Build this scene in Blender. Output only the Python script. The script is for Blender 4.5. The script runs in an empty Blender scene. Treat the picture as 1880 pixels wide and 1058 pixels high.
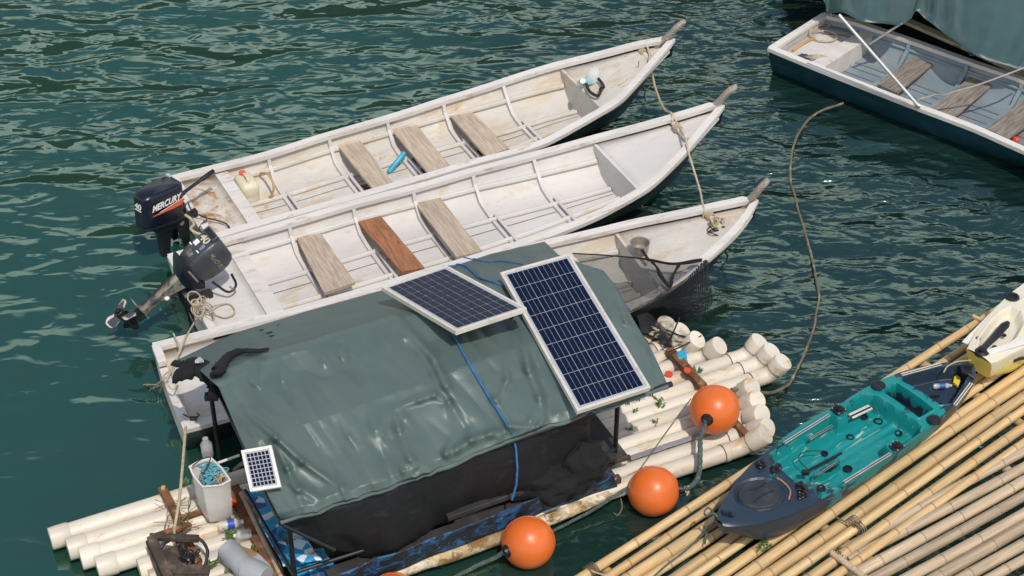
import bpy, math, random
from mathutils import Vector, Matrix, noise
random.seed(7)
R = math.radians
SC = bpy.context.scene
COL = SC.collection
# ---------------------------------------------------------------- camera
F_PX, PITCH, DIST = 3150.0, R(38), 13.7
CAM = Vector((0, -DIST*math.cos(PITCH), DIST*math.sin(PITCH)))
UPV = Vector((0, math.sin(PITCH), math.cos(PITCH)))
FWD = Vector((0, math.cos(PITCH), -math.sin(PITCH)))
cd = bpy.data.cameras.new('camera'); cam = bpy.data.objects.new('camera', cd); COL.objects.link(cam)
cam.location = CAM; cam.rotation_euler = (math.pi/2-PITCH, 0, 0)
cd.sensor_width = 36; cd.lens = 36*F_PX/1880; cd.clip_start = .1; cd.clip_end = 8000
SC.camera = cam
# ---------------------------------------------------------------- world and sun
SUN = Vector((.20, -.44, .875)).normalized()
w = bpy.data.worlds.new("World"); SC.world = w; w.use_nodes = True
nt = w.node_tree; nt.nodes.clear()
CLO, CHI, CB = .30, .64, 6.8
sky = nt.nodes.new('ShaderNodeTexSky'); sky.sky_type = 'NISHITA'; sky.sun_disc = False
sky.sun_elevation = math.asin(SUN.z); sky.sun_rotation = math.atan2(SUN.x, SUN.y)
sky.dust_density = 1.5; sky.air_density = .8
bg = nt.nodes.new('ShaderNodeBackground'); bg.inputs[1].default_value = .15
wo = nt.nodes.new('ShaderNodeOutputWorld')
# bright haze and broken cloud low in the sky, clear blue overhead
tcw = nt.nodes.new('ShaderNodeTexCoord'); sxw = nt.nodes.new('ShaderNodeSeparateXYZ'); nt.links.new(tcw.outputs['Generated'], sxw.inputs[0])
def wmap(src, a, b, c, d):
    x = nt.nodes.new('ShaderNodeMapRange'); x.interpolation_type = 'SMOOTHSTEP'
    for i, q in ((1, a), (2, b), (3, c), (4, d)): x.inputs[i].default_value = q
    nt.links.new(src, x.inputs[0]); return x.outputs[0]
def wmath(op, a, b):
    x = nt.nodes.new('ShaderNodeMath'); x.operation = op
    for i, q in ((0, a), (1, b)):
        if isinstance(q, float): x.inputs[i].default_value = q
        else: nt.links.new(q, x.inputs[i])
    return x.outputs[0]
wn = nt.nodes.new('ShaderNodeTexNoise'); wn.inputs['Scale'].default_value = 2.6; wn.inputs['Detail'].default_value = 5; nt.links.new(tcw.outputs['Generated'], wn.inputs[0])
low = wmap(sxw.outputs[2], CLO, CHI, 1, 0)
cl = wmap(wmath('ADD', wmath('MULTIPLY', low, .50), wn.outputs[0]), .56, .86, 0, 1)
mixw = nt.nodes.new('ShaderNodeMixRGB'); nt.links.new(cl, mixw.inputs[0]); nt.links.new(sky.outputs[0], mixw.inputs[1]); mixw.inputs[2].default_value = (CB, CB*1.02, CB, 1)
nt.links.new(mixw.outputs[0], bg.inputs[0]); nt.links.new(bg.outputs[0], wo.inputs[0])
sd = bpy.data.lights.new('sun', 'SUN'); sd.energy = 2.9; sd.angle = R(1.0); sd.color = (1, .93, .83)
so = bpy.data.objects.new('sun', sd); COL.objects.link(so)
so.rotation_euler = SUN.to_track_quat('Z', 'Y').to_euler()
SC.view_settings.view_transform = 'Standard'; SC.view_settings.look = 'None'
SC.view_settings.exposure = 0.0; SC.view_settings.gamma = 1

# ---------------------------------------------------------------- where a photo point lies at height z
ZO = 0.0   # height of the current datum: boats ride lower than the rafts
def P(x, y, z=0.0):
    z = z+ZO
    d = FWD*F_PX + Vector((1, 0, 0))*(x-940) + UPV*(529-y)
    return CAM + d*((z-CAM.z)/d.z)
def depth(p): return (p-CAM).dot(FWD)
def Z1(x, y, z=0): return P(180+x/2.938, 280+y/2.938, z)
def Z2(x, y, z=0): return P(580+x/2.938, 130+y/2.938, z)
def Z3(x, y, z=0): return P(950+x/2.938, 10+y/2.938, z)
def Z4(x, y, z=0): return P(1380+x/2.938, y/2.938, z)
def Z5(x, y, z=0): return P(930+x/2.784, 320+y/2.784, z)
def Z6(x, y, z=0): return P(80+x/2.416, 620+y/2.416, z)
def Z7(x, y, z=0): return P(450+x/2.31, 600+y/2.31, z)
def Z8(x, y, z=0): return P(1000+x/2.644, 560+y/2.644, z)
def ZA(x, y, z=0): return P(1280+x/2.415, 620+y/2.415, z)
def ZB(x, y, z=0): return P(1580+x/4.407, 500+y/4.407, z)
def ZC(x, y, z=0): return P(1040+x/4.087, 840+y/4.087, z)
def ZM(x, y, z=0): return P(190+x/5.288, 420+y/5.288, z)

# ---------------------------------------------------------------- materials
def rgb(c): return (c[0], c[1], c[2], 1)
class NT:
    def __init__(s, name):
        s.m = bpy.data.materials.new(name); s.m.use_nodes = True; s.t = s.m.node_tree
        s.b = s.t.nodes['Principled BSDF']; s.tc = s.t.nodes.new('ShaderNodeTexCoord')
    def n(s, kind, **kw):
        x = s.t.nodes.new('ShaderNode'+kind)
        for k, v in kw.items(): setattr(x, k, v)
        return x
    def l(s, a, b): s.t.links.new(a, b)
    def map(s, scale, loc=(0, 0, 0), rot=(0, 0, 0), src='Object'):
        m = s.n('Mapping'); m.inputs['Scale'].default_value = scale; m.inputs['Location'].default_value = loc
        m.inputs['Rotation'].default_value = rot
        s.l(s.tc.outputs[src], m.inputs[0]); return m.outputs[0]
    def noise(s, vec, scale, detail=5, rough=.6, dist=0):
        x = s.n('TexNoise'); x.inputs['Scale'].default_value = scale; x.inputs['Detail'].default_value = detail
        x.inputs['Roughness'].default_value = rough; x.inputs['Distortion'].default_value = dist
        s.l(vec, x.inputs[0]); return x.outputs[0]
    def ramp(s, fac, a, b, va=0, vb=1):
        x = s.n('MapRange'); x.inputs[1].default_value = a; x.inputs[2].default_value = b
        x.inputs[3].default_value = va; x.inputs[4].default_value = vb
        x.interpolation_type = 'SMOOTHSTEP'
        s.l(fac, x.inputs[0]); return x.outputs[0]
    def mix(s, fac, a, b, mode='MIX'):
        x = s.n('MixRGB', blend_type=mode)
        for i, v in ((0, fac), (1, a), (2, b)):
            if isinstance(v, (int, float)): x.inputs[i].default_value = v
            elif isinstance(v, tuple): x.inputs[i].default_value = rgb(v)
            else: s.l(v, x.inputs[i])
        return x.outputs[0]
    def math(s, op, a, b=0.0):
        x = s.n('Math', operation=op)
        for i, v in ((0, a), (1, b)):
            if isinstance(v, (int, float)): x.inputs[i].default_value = v
            else: s.l(v, x.inputs[i])
        return x.outputs[0]
    def bump(s, h, strength=.3, dist=.01, prev=None):
        x = s.n('Bump'); x.inputs['Strength'].default_value = strength; x.inputs['Distance'].default_value = dist
        s.l(h, x.inputs['Height'])
        if prev is not None: s.l(prev, x.inputs['Normal'])
        return x.outputs[0]
    def fin(s, col=None, rough=None, nrm=None, metal=None, spec=None):
        b = s.b
        for k, v in (('Base Color', col), ('Roughness', rough), ('Normal', nrm), ('Metallic', metal), ('Specular IOR Level', spec)):
            if v is None: continue
            if isinstance(v, (int, float)): b.inputs[k].default_value = v
            elif isinstance(v, tuple): b.inputs[k].default_value = rgb(v)
            else: s.l(v, b.inputs[k])
        return s.m
MATS = {}
def mat(name, base, rough=.6, var=.25, vs=3.0, stretch=(1, 1, 1), dirt=None, dth=(.52, .66), ds=5.0,
        rust=None, rth=(.6, .7), rs=3.0, bump=.25, bs=40.0, bd=.004, metal=0.0, rnd=0.0, wear=None, spec=None):
    t = NT(name); v = t.map(stretch)
    dark = tuple(c*(1-var) for c in base)
    col = t.mix(t.ramp(t.noise(v, vs, 6), .35, .65), dark, base)
    if rnd:
        oi = t.n('ObjectInfo'); k = t.math('MULTIPLY_ADD', oi.outputs['Random'], rnd)
        k.node.inputs[2].default_value = 1-rnd
        cm = t.n('CombineColor'); [t.l(k, cm.inputs[i]) for i in range(3)]
        col = t.mix(1.0, col, cm.outputs[0], 'MULTIPLY')
    if dirt: col = t.mix(t.ramp(t.noise(v, ds, 8, .7, .4), dth[0], dth[1]), col, dirt)
    if rust: col = t.mix(t.ramp(t.noise(t.map(stretch, (3.3, 7.1, 1.7)), rs, 8, .72, .6), rth[0], rth[1]), col, rust)
    if wear:
        a = t.n('Attribute', attribute_name='wear'); col = t.mix(a.outputs['Fac'], col, wear)
    h = t.noise(v, bs, 4)
    m = t.fin(col, rough, t.bump(h, bump, bd), metal, spec)
    MATS[name] = m; return m
CREAM = (.70, .66, .59)
M_rail = mat('white_gunwale_paint', (.64, .61, .575), .55, .12, 3, (.5, 2, 2), (.42, .34, .26), (.54, .70), 9, (.42, .23, .09), (.66, .72), 2.2, .3, 60)
M_in1 = mat('stained_white_paint', (.62, .595, .545), .6, .18, 2.5, (.6, 1.4, 1.4), (.50, .42, .31), (.46, .66), 5, (.34, .18, .06), (.60, .70), 4.2, .35, 50)
M_in2 = mat('greyish_white_paint', (.60, .58, .555), .6, .12, 2, (.5, 1.4, 1.4), (.50, .43, .33), (.50, .70), 4, (.44, .25, .09), (.62, .74), 2.4, .3, 50)
M_rib = mat('rib_white_paint', (.60, .58, .56), .55, .12, 6, (1, 1, 1), (.50, .42, .32), (.56, .72), 8, None, (0, 0), 1, .3, 60)
M_hullblack = mat('black_hull_paint', (.012, .016, .025), .4, .3, 4, (1, 1, 1), (.05, .06, .07), (.6, .75), 6)
M_hullblue = mat('deep_blue_hull_paint', (.006, .046, .070), .35, .35, 2, (.4, 1, 3), (.03, .08, .06), (.55, .75), 4)
M_inblue = mat('pale_blue_paint', (.22, .285, .33), .55, .22, 2, (.5, 1.5, 1.5), (.30, .31, .30), (.5, .72), 4, (.30, .22, .14), (.66, .78), 3)
M_bluefloor = mat('scuffed_floor_paint', (.25, .28, .29), .6, .25, 3, (.4, 2, 2), (.22, .21, .19), (.48, .7), 5)
M_plank = mat('bleached_plank', (.53, .43, .33), .8, .30, 6, (9, .8, 9), (.27, .20, .15), (.56, .72), 4, None, (0, 0), 1, .6, 26, .004, rnd=.12)
M_plankgrey = mat('grey_plank', (.30, .26, .22), .85, .45, 6, (10, .8, 10), (.11, .09, .075), (.5, .66), 5, None, (0, 0), 1, .7, 26, .004, rnd=.12)
M_plankred = mat('red_brown_plank', (.36, .15, .07), .7, .4, 6, (9, 1, 9), (.12, .04, .02), (.54, .66), 7, None, (0, 0), 1, .5, 26)
M_post = mat('weathered_stem_wood', (.42, .355, .30), .85, .4, 12, (1, 6, 6), (.22, .18, .15), (.52, .66), 10, None, (0, 0), 1, .7, 50)
M_pvc = mat('weathered_pvc', (.74, .68, .575), .45, .12, 2, (.6, 2, 2), (.50, .35, .17), (.50, .70), 4, (.30, .19, .09), (.62, .74), 3.5, .2, 60, .003, rnd=.2, wear=(.17, .12, .05))
M_pvcdark = mat('dirty_pvc', (.50, .45, .36), .6, .3, 4, (1, 2, 2), (.16, .13, .09), (.45, .65), 6, None, (0, 0), 1, .5, 40)
M_bamboo = mat('golden_bamboo', (.72, .525, .27), .46, .28, 6, (.5, 9, 9), (.58, .33, .12), (.46, .72), 3, (.22, .12, .05), (.66, .74), 3, .3, 40, .002, rnd=.42, wear=(.24, .13, .06))
M_bamboog = mat('bleached_bamboo', (.66, .52, .35), .5, .30, 6, (.5, 9, 9), (.44, .33, .22), (.46, .7), 3, (.17, .13, .09), (.60, .72), 3, .3, 40, .002, rnd=.42, wear=(.24, .16, .10))
M_black = mat('black_plastic', (.012, .013, .016), .4, .3, 5, (1, 1, 1), None, (0, 0), 1, None, (0, 0), 1, .15, 60)
M_blackcloth = mat('black_cloth', (.005, .0055, .007), .9, .4, 5, (1, 1, 1), None, (0, 0), 1, None, (0, 0), 1, .6, 60, .006)
M_motor = mat('motor_navy_black', (.007, .011, .022), .28, .25, 4, (1, 1, 1), (.05, .055, .06), (.64, .76), 8, None, (0, 0), 1, .08, 60)
M_motor2 = mat('motor_faded_black', (.050, .060, .072), .38, .3, 4, (1, 1, 1), (.10, .11, .12), (.58, .74), 12, None, (0, 0), 1, .2, 60)
M_gear = mat('worn_grey_alloy', (.28, .26, .22), .5, .35, 10, (1, 1, 1), (.05, .05, .05), (.5, .62), 14, None, (0, 0), 1, .4, 60, metal=.2)
M_white = mat('white_plastic', (.72, .70, .66), .5, .08, 6, (1, 1, 1), (.55, .5, .42), (.56, .74), 7)
M_decal = mat('white_lettering', (.78, .78, .76), .5, .05, 6)
M_orange = mat('orange_swoosh', (.75, .11, .03), .5, .1, 6)
M_red = mat('red_cap', (.75, .08, .03), .45, .15, 6)
M_buoy = mat('orange_buoy_vinyl', (.68, .145, .026), .36, .10, 3, (1, 1, 1), (.60, .13, .03), (.56, .75), 5, (.30, .08, .03), (.70, .78), 9, .10, 90, .002, wear=(.10, .075, .03))
M_rope = mat('tan_rope', (.52, .43, .29), .9, .3, 20, (1, 1, 1), None, (0, 0), 1, None, (0, 0), 1, .9, 160, .004)
M_ropewet = mat('wet_brown_rope', (.17, .14, .09), .7, .4, 12, (1, 1, 1), (.30, .27, .20), (.52, .64), 8, None, (0, 0), 1, .9, 150, .004)
M_ropegreen = mat('grey_green_rope', (.10, .14, .13), .85, .4, 25, (1, 1, 1), (.2, .22, .2), (.55, .7), 30, None, (0, 0), 1, 1, 120, .006)
M_ropeblue = mat('blue_rope', (.02, .16, .42), .7, .3, 25, (1, 1, 1), None, (0, 0), 1, None, (0, 0), 1, .9, 160, .004)
M_steel = mat('galvanised_steel', (.50, .48, .45), .35, .2, 6, (1, 1, 1), (.22, .17, .12), (.58, .7), 12, None, (0, 0), 1, .2, 50, metal=.7)
M_alu = mat('dull_aluminium', (.62, .62, .60), .38, .12, 6, (1, 1, 1), (.4, .38, .33), (.58, .7), 9, None, (0, 0), 1, .1, 50, metal=.55)
M_frame = mat('panel_frame_alloy', (.66, .62, .55), .45, .12, 6, (1, 1, 1), (.42, .36, .27), (.55, .7), 8, None, (0, 0), 1, .1, 50, metal=.15)
M_rustwood = mat('rust_brown_timber', (.20, .085, .035), .85, .5, 8, (1, 1, 1), (.40, .22, .10), (.52, .68), 7, (.04, .025, .015), (.55, .68), 9, .8, 40)
M_darkwood = mat('wet_dark_timber', (.075, .055, .042), .8, .5, 8, (1, 1, 1), (.17, .12, .09), (.5, .68), 7, None, (0, 0), 1, .7, 40)
M_ply = mat('black_stained_board', (.035, .034, .035), .7, .4, 5, (1, 1, 1), (.09, .08, .07), (.55, .7), 6, None, (0, 0), 1, .5, 40)
M_rustmetal = mat('rusted_sheet', (.42, .22, .10), .85, .3, 6, (1, 1, 1), (.48, .44, .38), (.48, .60), 5, (.20, .09, .04), (.6, .7), 9, .6, 50)
M_greyplastic = mat('grey_pvc', (.34, .36, .38), .5, .2, 5, (1, 1, 1), (.20, .18, .15), (.6, .72), 8)
M_grey = mat('grey_strip', (.25, .25, .26), .6, .2, 5)
M_leaf = mat('small_leaf', (.075, .17, .035), .6, .4, 12)
M_seam = mat('dark_joint', (.13, .09, .055), .9, .4, 20)
M_bluebit = mat('blue_plastic', (.03, .40, .62), .4, .2, 8)
M_yellow = mat('yellow_foam', (.80, .58, .03), .7, .15, 9)
M_teal = mat('pale_teal_cloth', (.25, .55, .52), .7, .2, 9)
M_foam = mat('mouldy_foam', (.55, .42, .22), .8, .4, 5, (1, 1, 1), (.20, .11, .04), (.48, .6), 9, (.66, .6, .48), (.5, .6), 5, .9, 30, .02)

def tarp_mat(name, base, blotch):
    t = NT(name); v = t.map((1, 1, 1))
    c = t.mix(t.ramp(t.noise(v, 1.3, 6), .3, .7), tuple(x*.82 for x in base), base)
    c = t.mix(t.ramp(t.noise(v, 2.2, 7, .7, .8), .62, .85, 0, .6), c, blotch)
    c = t.mix(t.ramp(t.noise(t.map((1, 1, 1), (5, 2, 9)), 22, 4), .72, .78), c, (.05, .06, .06))
    n1 = t.bump(t.noise(t.map((1, 2.5, 1), rot=(0, 0, .5)), 3.0, 4, .5, .8), .10, .04)
    n2 = t.bump(t.noise(v, 220, 2), .10, .002, n1)
    ro = t.ramp(t.noise(v, 4, 5), .3, .7, .37, .47)
    return t.fin(c, ro, n2)
M_tarp = tarp_mat('green_vinyl_tarp', (.088, .130, .122), (.115, .15, .14))
M_tarp2 = tarp_mat('blue_green_tarp', (.040, .086, .086), (.055, .10, .10))

def pattern_mat():
    t = NT('blue_patterned_tarp'); v = t.map((1, 1, 1))
    vo = t.n('TexVoronoi'); vo.inputs['Scale'].default_value = 16; t.l(v, vo.inputs[0])
    sp = t.n('SeparateColor'); t.l(vo.outputs['Color'], sp.inputs[0])
    c = t.mix(t.ramp(sp.outputs[0], .50, .52), (.015, .30, .55), (.60, .72, .80))
    c = t.mix(t.ramp(sp.outputs[1], .72, .74), c, (.02, .08, .28))
    c = t.mix(t.ramp(t.noise(v, 5), .56, .66), c, (.05, .07, .08))
    return t.fin(c, .5, t.bump(t.noise(v, 9), .5, .03))
M_pattern = pattern_mat()
def bluesheet():
    t = NT('dirty_blue_sheet'); v = t.map((1, 3, 3))
    c = t.mix(t.ramp(t.noise(v, 3.5, 8, .7, 1), .46, .60), (.010, .014, .022), (.02, .10, .24))
    c = t.mix(t.ramp(t.noise(v, 9, 8, .7, 1), .60, .70), c, (.16, .26, .34))
    return t.fin(c, .55, t.bump(t.noise(v, 8), .6, .03))
M_bluesheet = bluesheet()
def netmat(name, cover, scale=60):
    t = NT(name); v = t.map((1, 1, 1), rot=(0, 0, .5))
    wv = t.n('TexWave'); wv.inputs['Scale'].default_value = scale; wv.inputs['Distortion'].default_value = 4
    wv.inputs['Detail'].default_value = 2; t.l(v, wv.inputs[0])
    a = t.ramp(wv.outputs['Fac'], cover-.15, cover+.15, 1, 0)
    t.fin((.012, .014, .02), .8); t.l(a, t.b.inputs['Alpha']); return t.m
M_net = netmat('black_shade_net', .85); M_netthin = netmat('thin_shade_net', .56)
def clearmat(name, col, a, rough=.15):
    t = NT(name); t.fin(col, rough); t.b.inputs['Alpha'].default_value = a; return t.m
M_clear = clearmat('clear_plastic', (.75, .78, .78), .38)
M_milky = clearmat('milky_plastic', (.72, .68, .56), .88, .4)
def cellmat():
    t = NT('solar_cell'); v = t.map((1, 1, 1))
    vo = t.n('TexVoronoi'); vo.inputs['Scale'].default_value = 45; t.l(v, vo.inputs[0])
    sp = t.n('SeparateColor'); t.l(vo.outputs['Color'], sp.inputs[0])
    oi = t.n('ObjectInfo')
    c = t.mix(t.math('MULTIPLY', sp.outputs[0], .5), (.004, .008, .026), (.009, .018, .048))
    t.fin(c, .22, spec=.18); return t.m
M_cell = cellmat()
M_cellline = mat('panel_backsheet', (.40, .42, .46), .25, .05, 5)

# ---------------------------------------------------------------- geometry helpers
FRAME = {}   # object name -> 4x4 world frame
class MB:
    def __init__(s): s.v = []; s.f = []; s.w = {}
    def add(s, vs, fs, wear=None):
        o = len(s.v); s.v += [Vector(p) for p in vs]; s.f += [tuple(i+o for i in f) for f in fs]
        if wear:
            for i, x in enumerate(wear):
                if x: s.w[o+i] = x
    def hexa(s, a, b):  # two quads of 4 points, bottom and top
        s.add(list(a)+list(b), [(3, 2, 1, 0), (4, 5, 6, 7), (0, 1, 5, 4), (1, 2, 6, 5), (2, 3, 7, 6), (3, 0, 4, 7)])
    def box(s, c, sz, ax=None):
        ax = ax or Matrix.Identity(3); h = [x/2 for x in sz]
        q = lambda z: [Vector(c)+ax@Vector((sx*h[0], sy*h[1], z*h[2])) for sx, sy in ((-1, -1), (1, -1), (1, 1), (-1, 1))]
        s.hexa(q(-1), q(1))
    def beam(s, a, b, wd, ht, up=Vector((0, 0, 1))):
        a = Vector(a); b = Vector(b); x = (b-a).normalized(); y = up.cross(x).normalized(); z = x.cross(y)
        m = Matrix((x, y, z)).transposed(); s.box((a+b)/2, ((b-a).length, wd, ht), m)
    def tube(s, pts, r, n=10, caps=True, wear=None, oval=1.0):
        pts = [Vector(p) for p in pts]; k = len(pts)
        rr = r if isinstance(r, (list, tuple)) else [r]*k
        t0 = (pts[1]-pts[0]).normalized(); u = t0.orthogonal().normalized()
        if abs(t0.z) < .9: u = Vector((0, 0, 1)).cross(t0).normalized()
        vs = []; ws = []
        for i in range(k):
            t = (pts[min(i+1, k-1)]-pts[max(i-1, 0)]).normalized()
            u = (u-t*u.dot(t)).normalized(); v = t.cross(u)
            for j in range(n):
                a = 2*math.pi*j/n; vs.append(pts[i]+(u*math.cos(a)+v*math.sin(a)*oval)*rr[i]); ws.append(wear[i] if wear else 0)
        fs = [(i*n+j, i*n+(j+1) % n, (i+1)*n+(j+1) % n, (i+1)*n+j) for i in range(k-1) for j in range(n)]
        if caps: fs += [tuple(range(n))[::-1], tuple((k-1)*n+j for j in range(n))]
        s.add(vs, fs, ws)
    def grid(s, rows, close=False, flip=False):
        n = len(rows[0]); vs = [p for r in rows for p in r]; fs = []
        for i in range(len(rows)-1):
            for j in range(n if close else n-1):
                q = (i*n+j, (i+1)*n+j, (i+1)*n+(j+1) % n, i*n+(j+1) % n)
                fs.append(q[::-1] if flip else q)
        s.add(vs, fs)
    def sphere(s, c, r, nu=24, nv=16, sc=(1, 1, 1)):
        c = Vector(c); rows = []
        for i in range(nv+1):
            th = math.pi*i/nv
            rows.append([c+Vector((math.sin(th)*math.cos(2*math.pi*j/nu)*sc[0], math.sin(th)*math.sin(2*math.pi*j/nu)*sc[1], math.cos(th)*sc[2]))*r for j in range(nu)])
        s.grid(rows, True, True)
    def lathe(s, c, ax, prof, n=24):  # prof: (distance along axis, radius)
        ax = Vector(ax).normalized(); u = ax.orthogonal().normalized(); v = ax.cross(u); rows = []
        for d, r in prof: rows.append([Vector(c)+ax*d+(u*math.cos(2*math.pi*j/n)+v*math.sin(2*math.pi*j/n))*max(r, 1e-4) for j in range(n)])
        s.grid(rows, True)
    def prism(s, poly, off):  # closed outline pushed by a vector
        n = len(poly); off = Vector(off)
        s.add(list(poly)+[Vector(p)+off for p in poly], [tuple(range(n))[::-1], tuple(range(n, 2*n))]+[(i, (i+1) % n, n+(i+1) % n, n+i) for i in range(n)])
    def build(s, name, m, parent=None, smooth=True, bevel=0, solid=0, sharp=38):
        M = FRAME.get(parent.name) if parent else None
        own = None
        if M is None:
            n = len(s.v); own = Vector((sum(p.x for p in s.v)/n, sum(p.y for p in s.v)/n, min(p.z for p in s.v)))
            M = Matrix.Translation(own)
        inv = M.inverted()
        me = bpy.data.meshes.new(name); me.from_pydata([inv@p for p in s.v], [], s.f); me.validate(); me.update()
        if smooth and len(me.polygons):
            me.polygons.foreach_set('use_smooth', [True]*len(me.polygons)); me.set_sharp_from_angle(angle=R(sharp))
        if s.w:
            at = me.attributes.new('wear', 'FLOAT', 'POINT')
            for i, x in s.w.items(): at.data[i].value = x
        if m: me.materials.append(m)
        o = bpy.data.objects.new(name, me); COL.objects.link(o)
        if parent: o.parent = parent
        if own is not None: o.location = own
        FRAME[o.name] = M
        if solid:
            q = o.modifiers.new('thickness', 'SOLIDIFY'); q.thickness = solid; q.offset = 0
        if bevel:
            q = o.modifiers.new('bevel', 'BEVEL'); q.width = bevel; q.segments = 2; q.limit_method = 'ANGLE'
        return o
def tag(o, label, cat, group=None):
    o['label'] = label; o['category'] = cat
    if group: o['group'] = group
    return o
def thing(name, label, cat, loc, rz=0, group=None):
    o = bpy.data.objects.new(name, None); COL.objects.link(o); o.location = loc; o.rotation_euler = (0, 0, rz)
    o.empty_display_size = .1
    FRAME[o.name] = Matrix.Translation(Vector(loc))@Matrix.Rotation(rz, 4, 'Z')
    return tag(o, label, cat, group)
def cr(pts, k=8):  # smooth curve through points
    pts = [Vector(p) for p in pts]; out = []
    q = [pts[0]*2-pts[1]]+pts+[pts[-1]*2-pts[-2]]
    for i in range(1, len(q)-2):
        for j in range(k):
            t = j/k; a, b, c, d = q[i-1:i+3]
            out.append(.5*((2*b)+(c-a)*t+(2*a-5*b+4*c-d)*t*t+(3*b-a-3*c+d)*t**3))
    return out+[pts[-1]]
def rope(mb, pts, r, k=8, n=8): mb.tube(cr(pts, k), r, n)
def lerp(a, b, t): return a+(b-a)*t
def itp(tab, x):
    if x <= tab[0][0]: return tab[0][1]
    for (a, b), (c, d) in zip(tab, tab[1:]):
        if x <= c: return lerp(b, d, (x-a)/(c-a) if c > a else 0)
    return tab[-1][1]
def sm(a, b, x):
    t = max(0, min(1, (x-a)/(b-a))); return t*t*(3-2*t)

# ---------------------------------------------------------------- water, and an unseen hill added for the ripples to mirror
def water():
    t = NT('lake_water'); v = t.map((1, 1, 1))
    wob = t.noise(t.map((.22, .3, 1), rot=(0, 0, .2)), 1.0, 2)
    n1 = t.noise(t.map((.62, 1.25, 1), rot=(0, 0, .25)), 1.25, 2, .45, .6)
    n2 = t.noise(t.map((.8, 1.5, 1), (4, 9, 0), (0, 0, -.3)), 3.4, 2, .45, .5)
    n3 = t.noise(t.map((1.0, 1.9, 1), (1, 2, 0), (0, 0, .35)), 11, 3, .5, .5)
    sx = t.n('SeparateXYZ'); t.l(t.tc.outputs['Object'], sx.inputs[0])
    s = t.math('ADD', t.math('MULTIPLY', sx.outputs[0], .30), t.math('MULTIPLY', sx.outputs[1], .70))
    lee = t.ramp(s, -2.4, .6, 0, 1)                       # ripples die down in the sheltered near left corner
    east = t.ramp(sx.outputs[0], -1.2, 2.2, 0, 1)         # finer cat's paws towards the right
    a1 = t.math('MULTIPLY', t.math('MULTIPLY_ADD', lee, .72), 1.0); a1.node.inputs[0].default_value = 1
    a1 = t.math('ADD', t.math('MULTIPLY', lee, .74), .22)
    a1 = t.math('MULTIPLY', a1, t.math('SUBTRACT', 1.0, t.math('MULTIPLY', east, .45)))
    a2 = t.math('MULTIPLY', t.math('ADD', t.math('MULTIPLY', lee, .8), .15), t.math('ADD', .55, t.math('MULTIPLY', east, .12)))
    a3 = t.math('MULTIPLY', t.math('ADD', t.math('MULTIPLY', lee, .9), .08), t.math('ADD', .01, t.math('MULTIPLY', east, .07)))
    h = t.math('ADD', t.math('ADD', t.math('MULTIPLY', n1, a1), t.math('MULTIPLY', t.math('MULTIPLY', n2, .42), a2)), t.math('MULTIPLY', t.math('MULTIPLY', n3, .30), a3))
    h = t.math('MULTIPLY', h, t.ramp(wob, .3, .65, .75, 1.1))
    b = t.n('Bump'); b.inputs['Strength'].default_value = 1; b.inputs['Distance'].default_value = WAVE; t.l(h, b.inputs['Height'])
    # body colour painted greener left, darker right to stand in for dark reflections
    refl_tone = t.ramp(t.math('ADD', sx.outputs[0], t.math('MULTIPLY', t.noise(v, .5, 4), 1.6)), -1.8, 2.6, 1, 0)
    c = t.mix(refl_tone, (.007, .022, .019), (.014, .050, .038))
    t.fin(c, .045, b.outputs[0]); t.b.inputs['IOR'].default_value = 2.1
    t.b.inputs['Specular Tint'].default_value = (.64, 1, .80, 1)
    m = MB(); e = 3000
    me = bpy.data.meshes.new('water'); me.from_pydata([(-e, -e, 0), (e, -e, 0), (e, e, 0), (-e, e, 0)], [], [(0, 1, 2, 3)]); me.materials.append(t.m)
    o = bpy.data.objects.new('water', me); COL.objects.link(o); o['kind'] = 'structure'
WAVE = .32
water()
def reflection_hill():
    t = NT('reflection_hillside'); v = t.map((1, 1, 1))
    c = t.mix(t.ramp(t.noise(v, .25, 8, .75), .35, .65), (.018, .040, .016), (.060, .105, .035))
    t.fin(c, .95, t.bump(t.noise(v, .5, 8, .75), 1.0, 2.5))
    m = MB(); rows = []
    for j in range(91):
        y = 38+j*1.6; row = []
        for i in range(161):
            x = -240+i*3.0; k = sm(0, 46, y-38)
            top = 17+6*noise.noise(Vector((x*.012, 3, 0)))+6*noise.noise(Vector((x*.04, 9, 0)))
            row.append(Vector((x+1.5*noise.noise(Vector((x, y, 1))), y+10*noise.noise(Vector((x*.02, 7, 0))), -1+k*top+2.4*abs(noise.noise(Vector((x*.22, y*.22, 4))))*min(1, k*6)+1.3*noise.noise(Vector((x*.6, y*.6, 2))))))
        rows.append(row)
    m.grid(rows, flip=True)
    me = bpy.data.meshes.new('reflection_hill'); me.from_pydata(m.v, [], m.f); me.materials.append(t.m)
    o = bpy.data.objects.new('reflection_hill', me); COL.objects.link(o); o['kind'] = 'structure'
reflection_hill()

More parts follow.
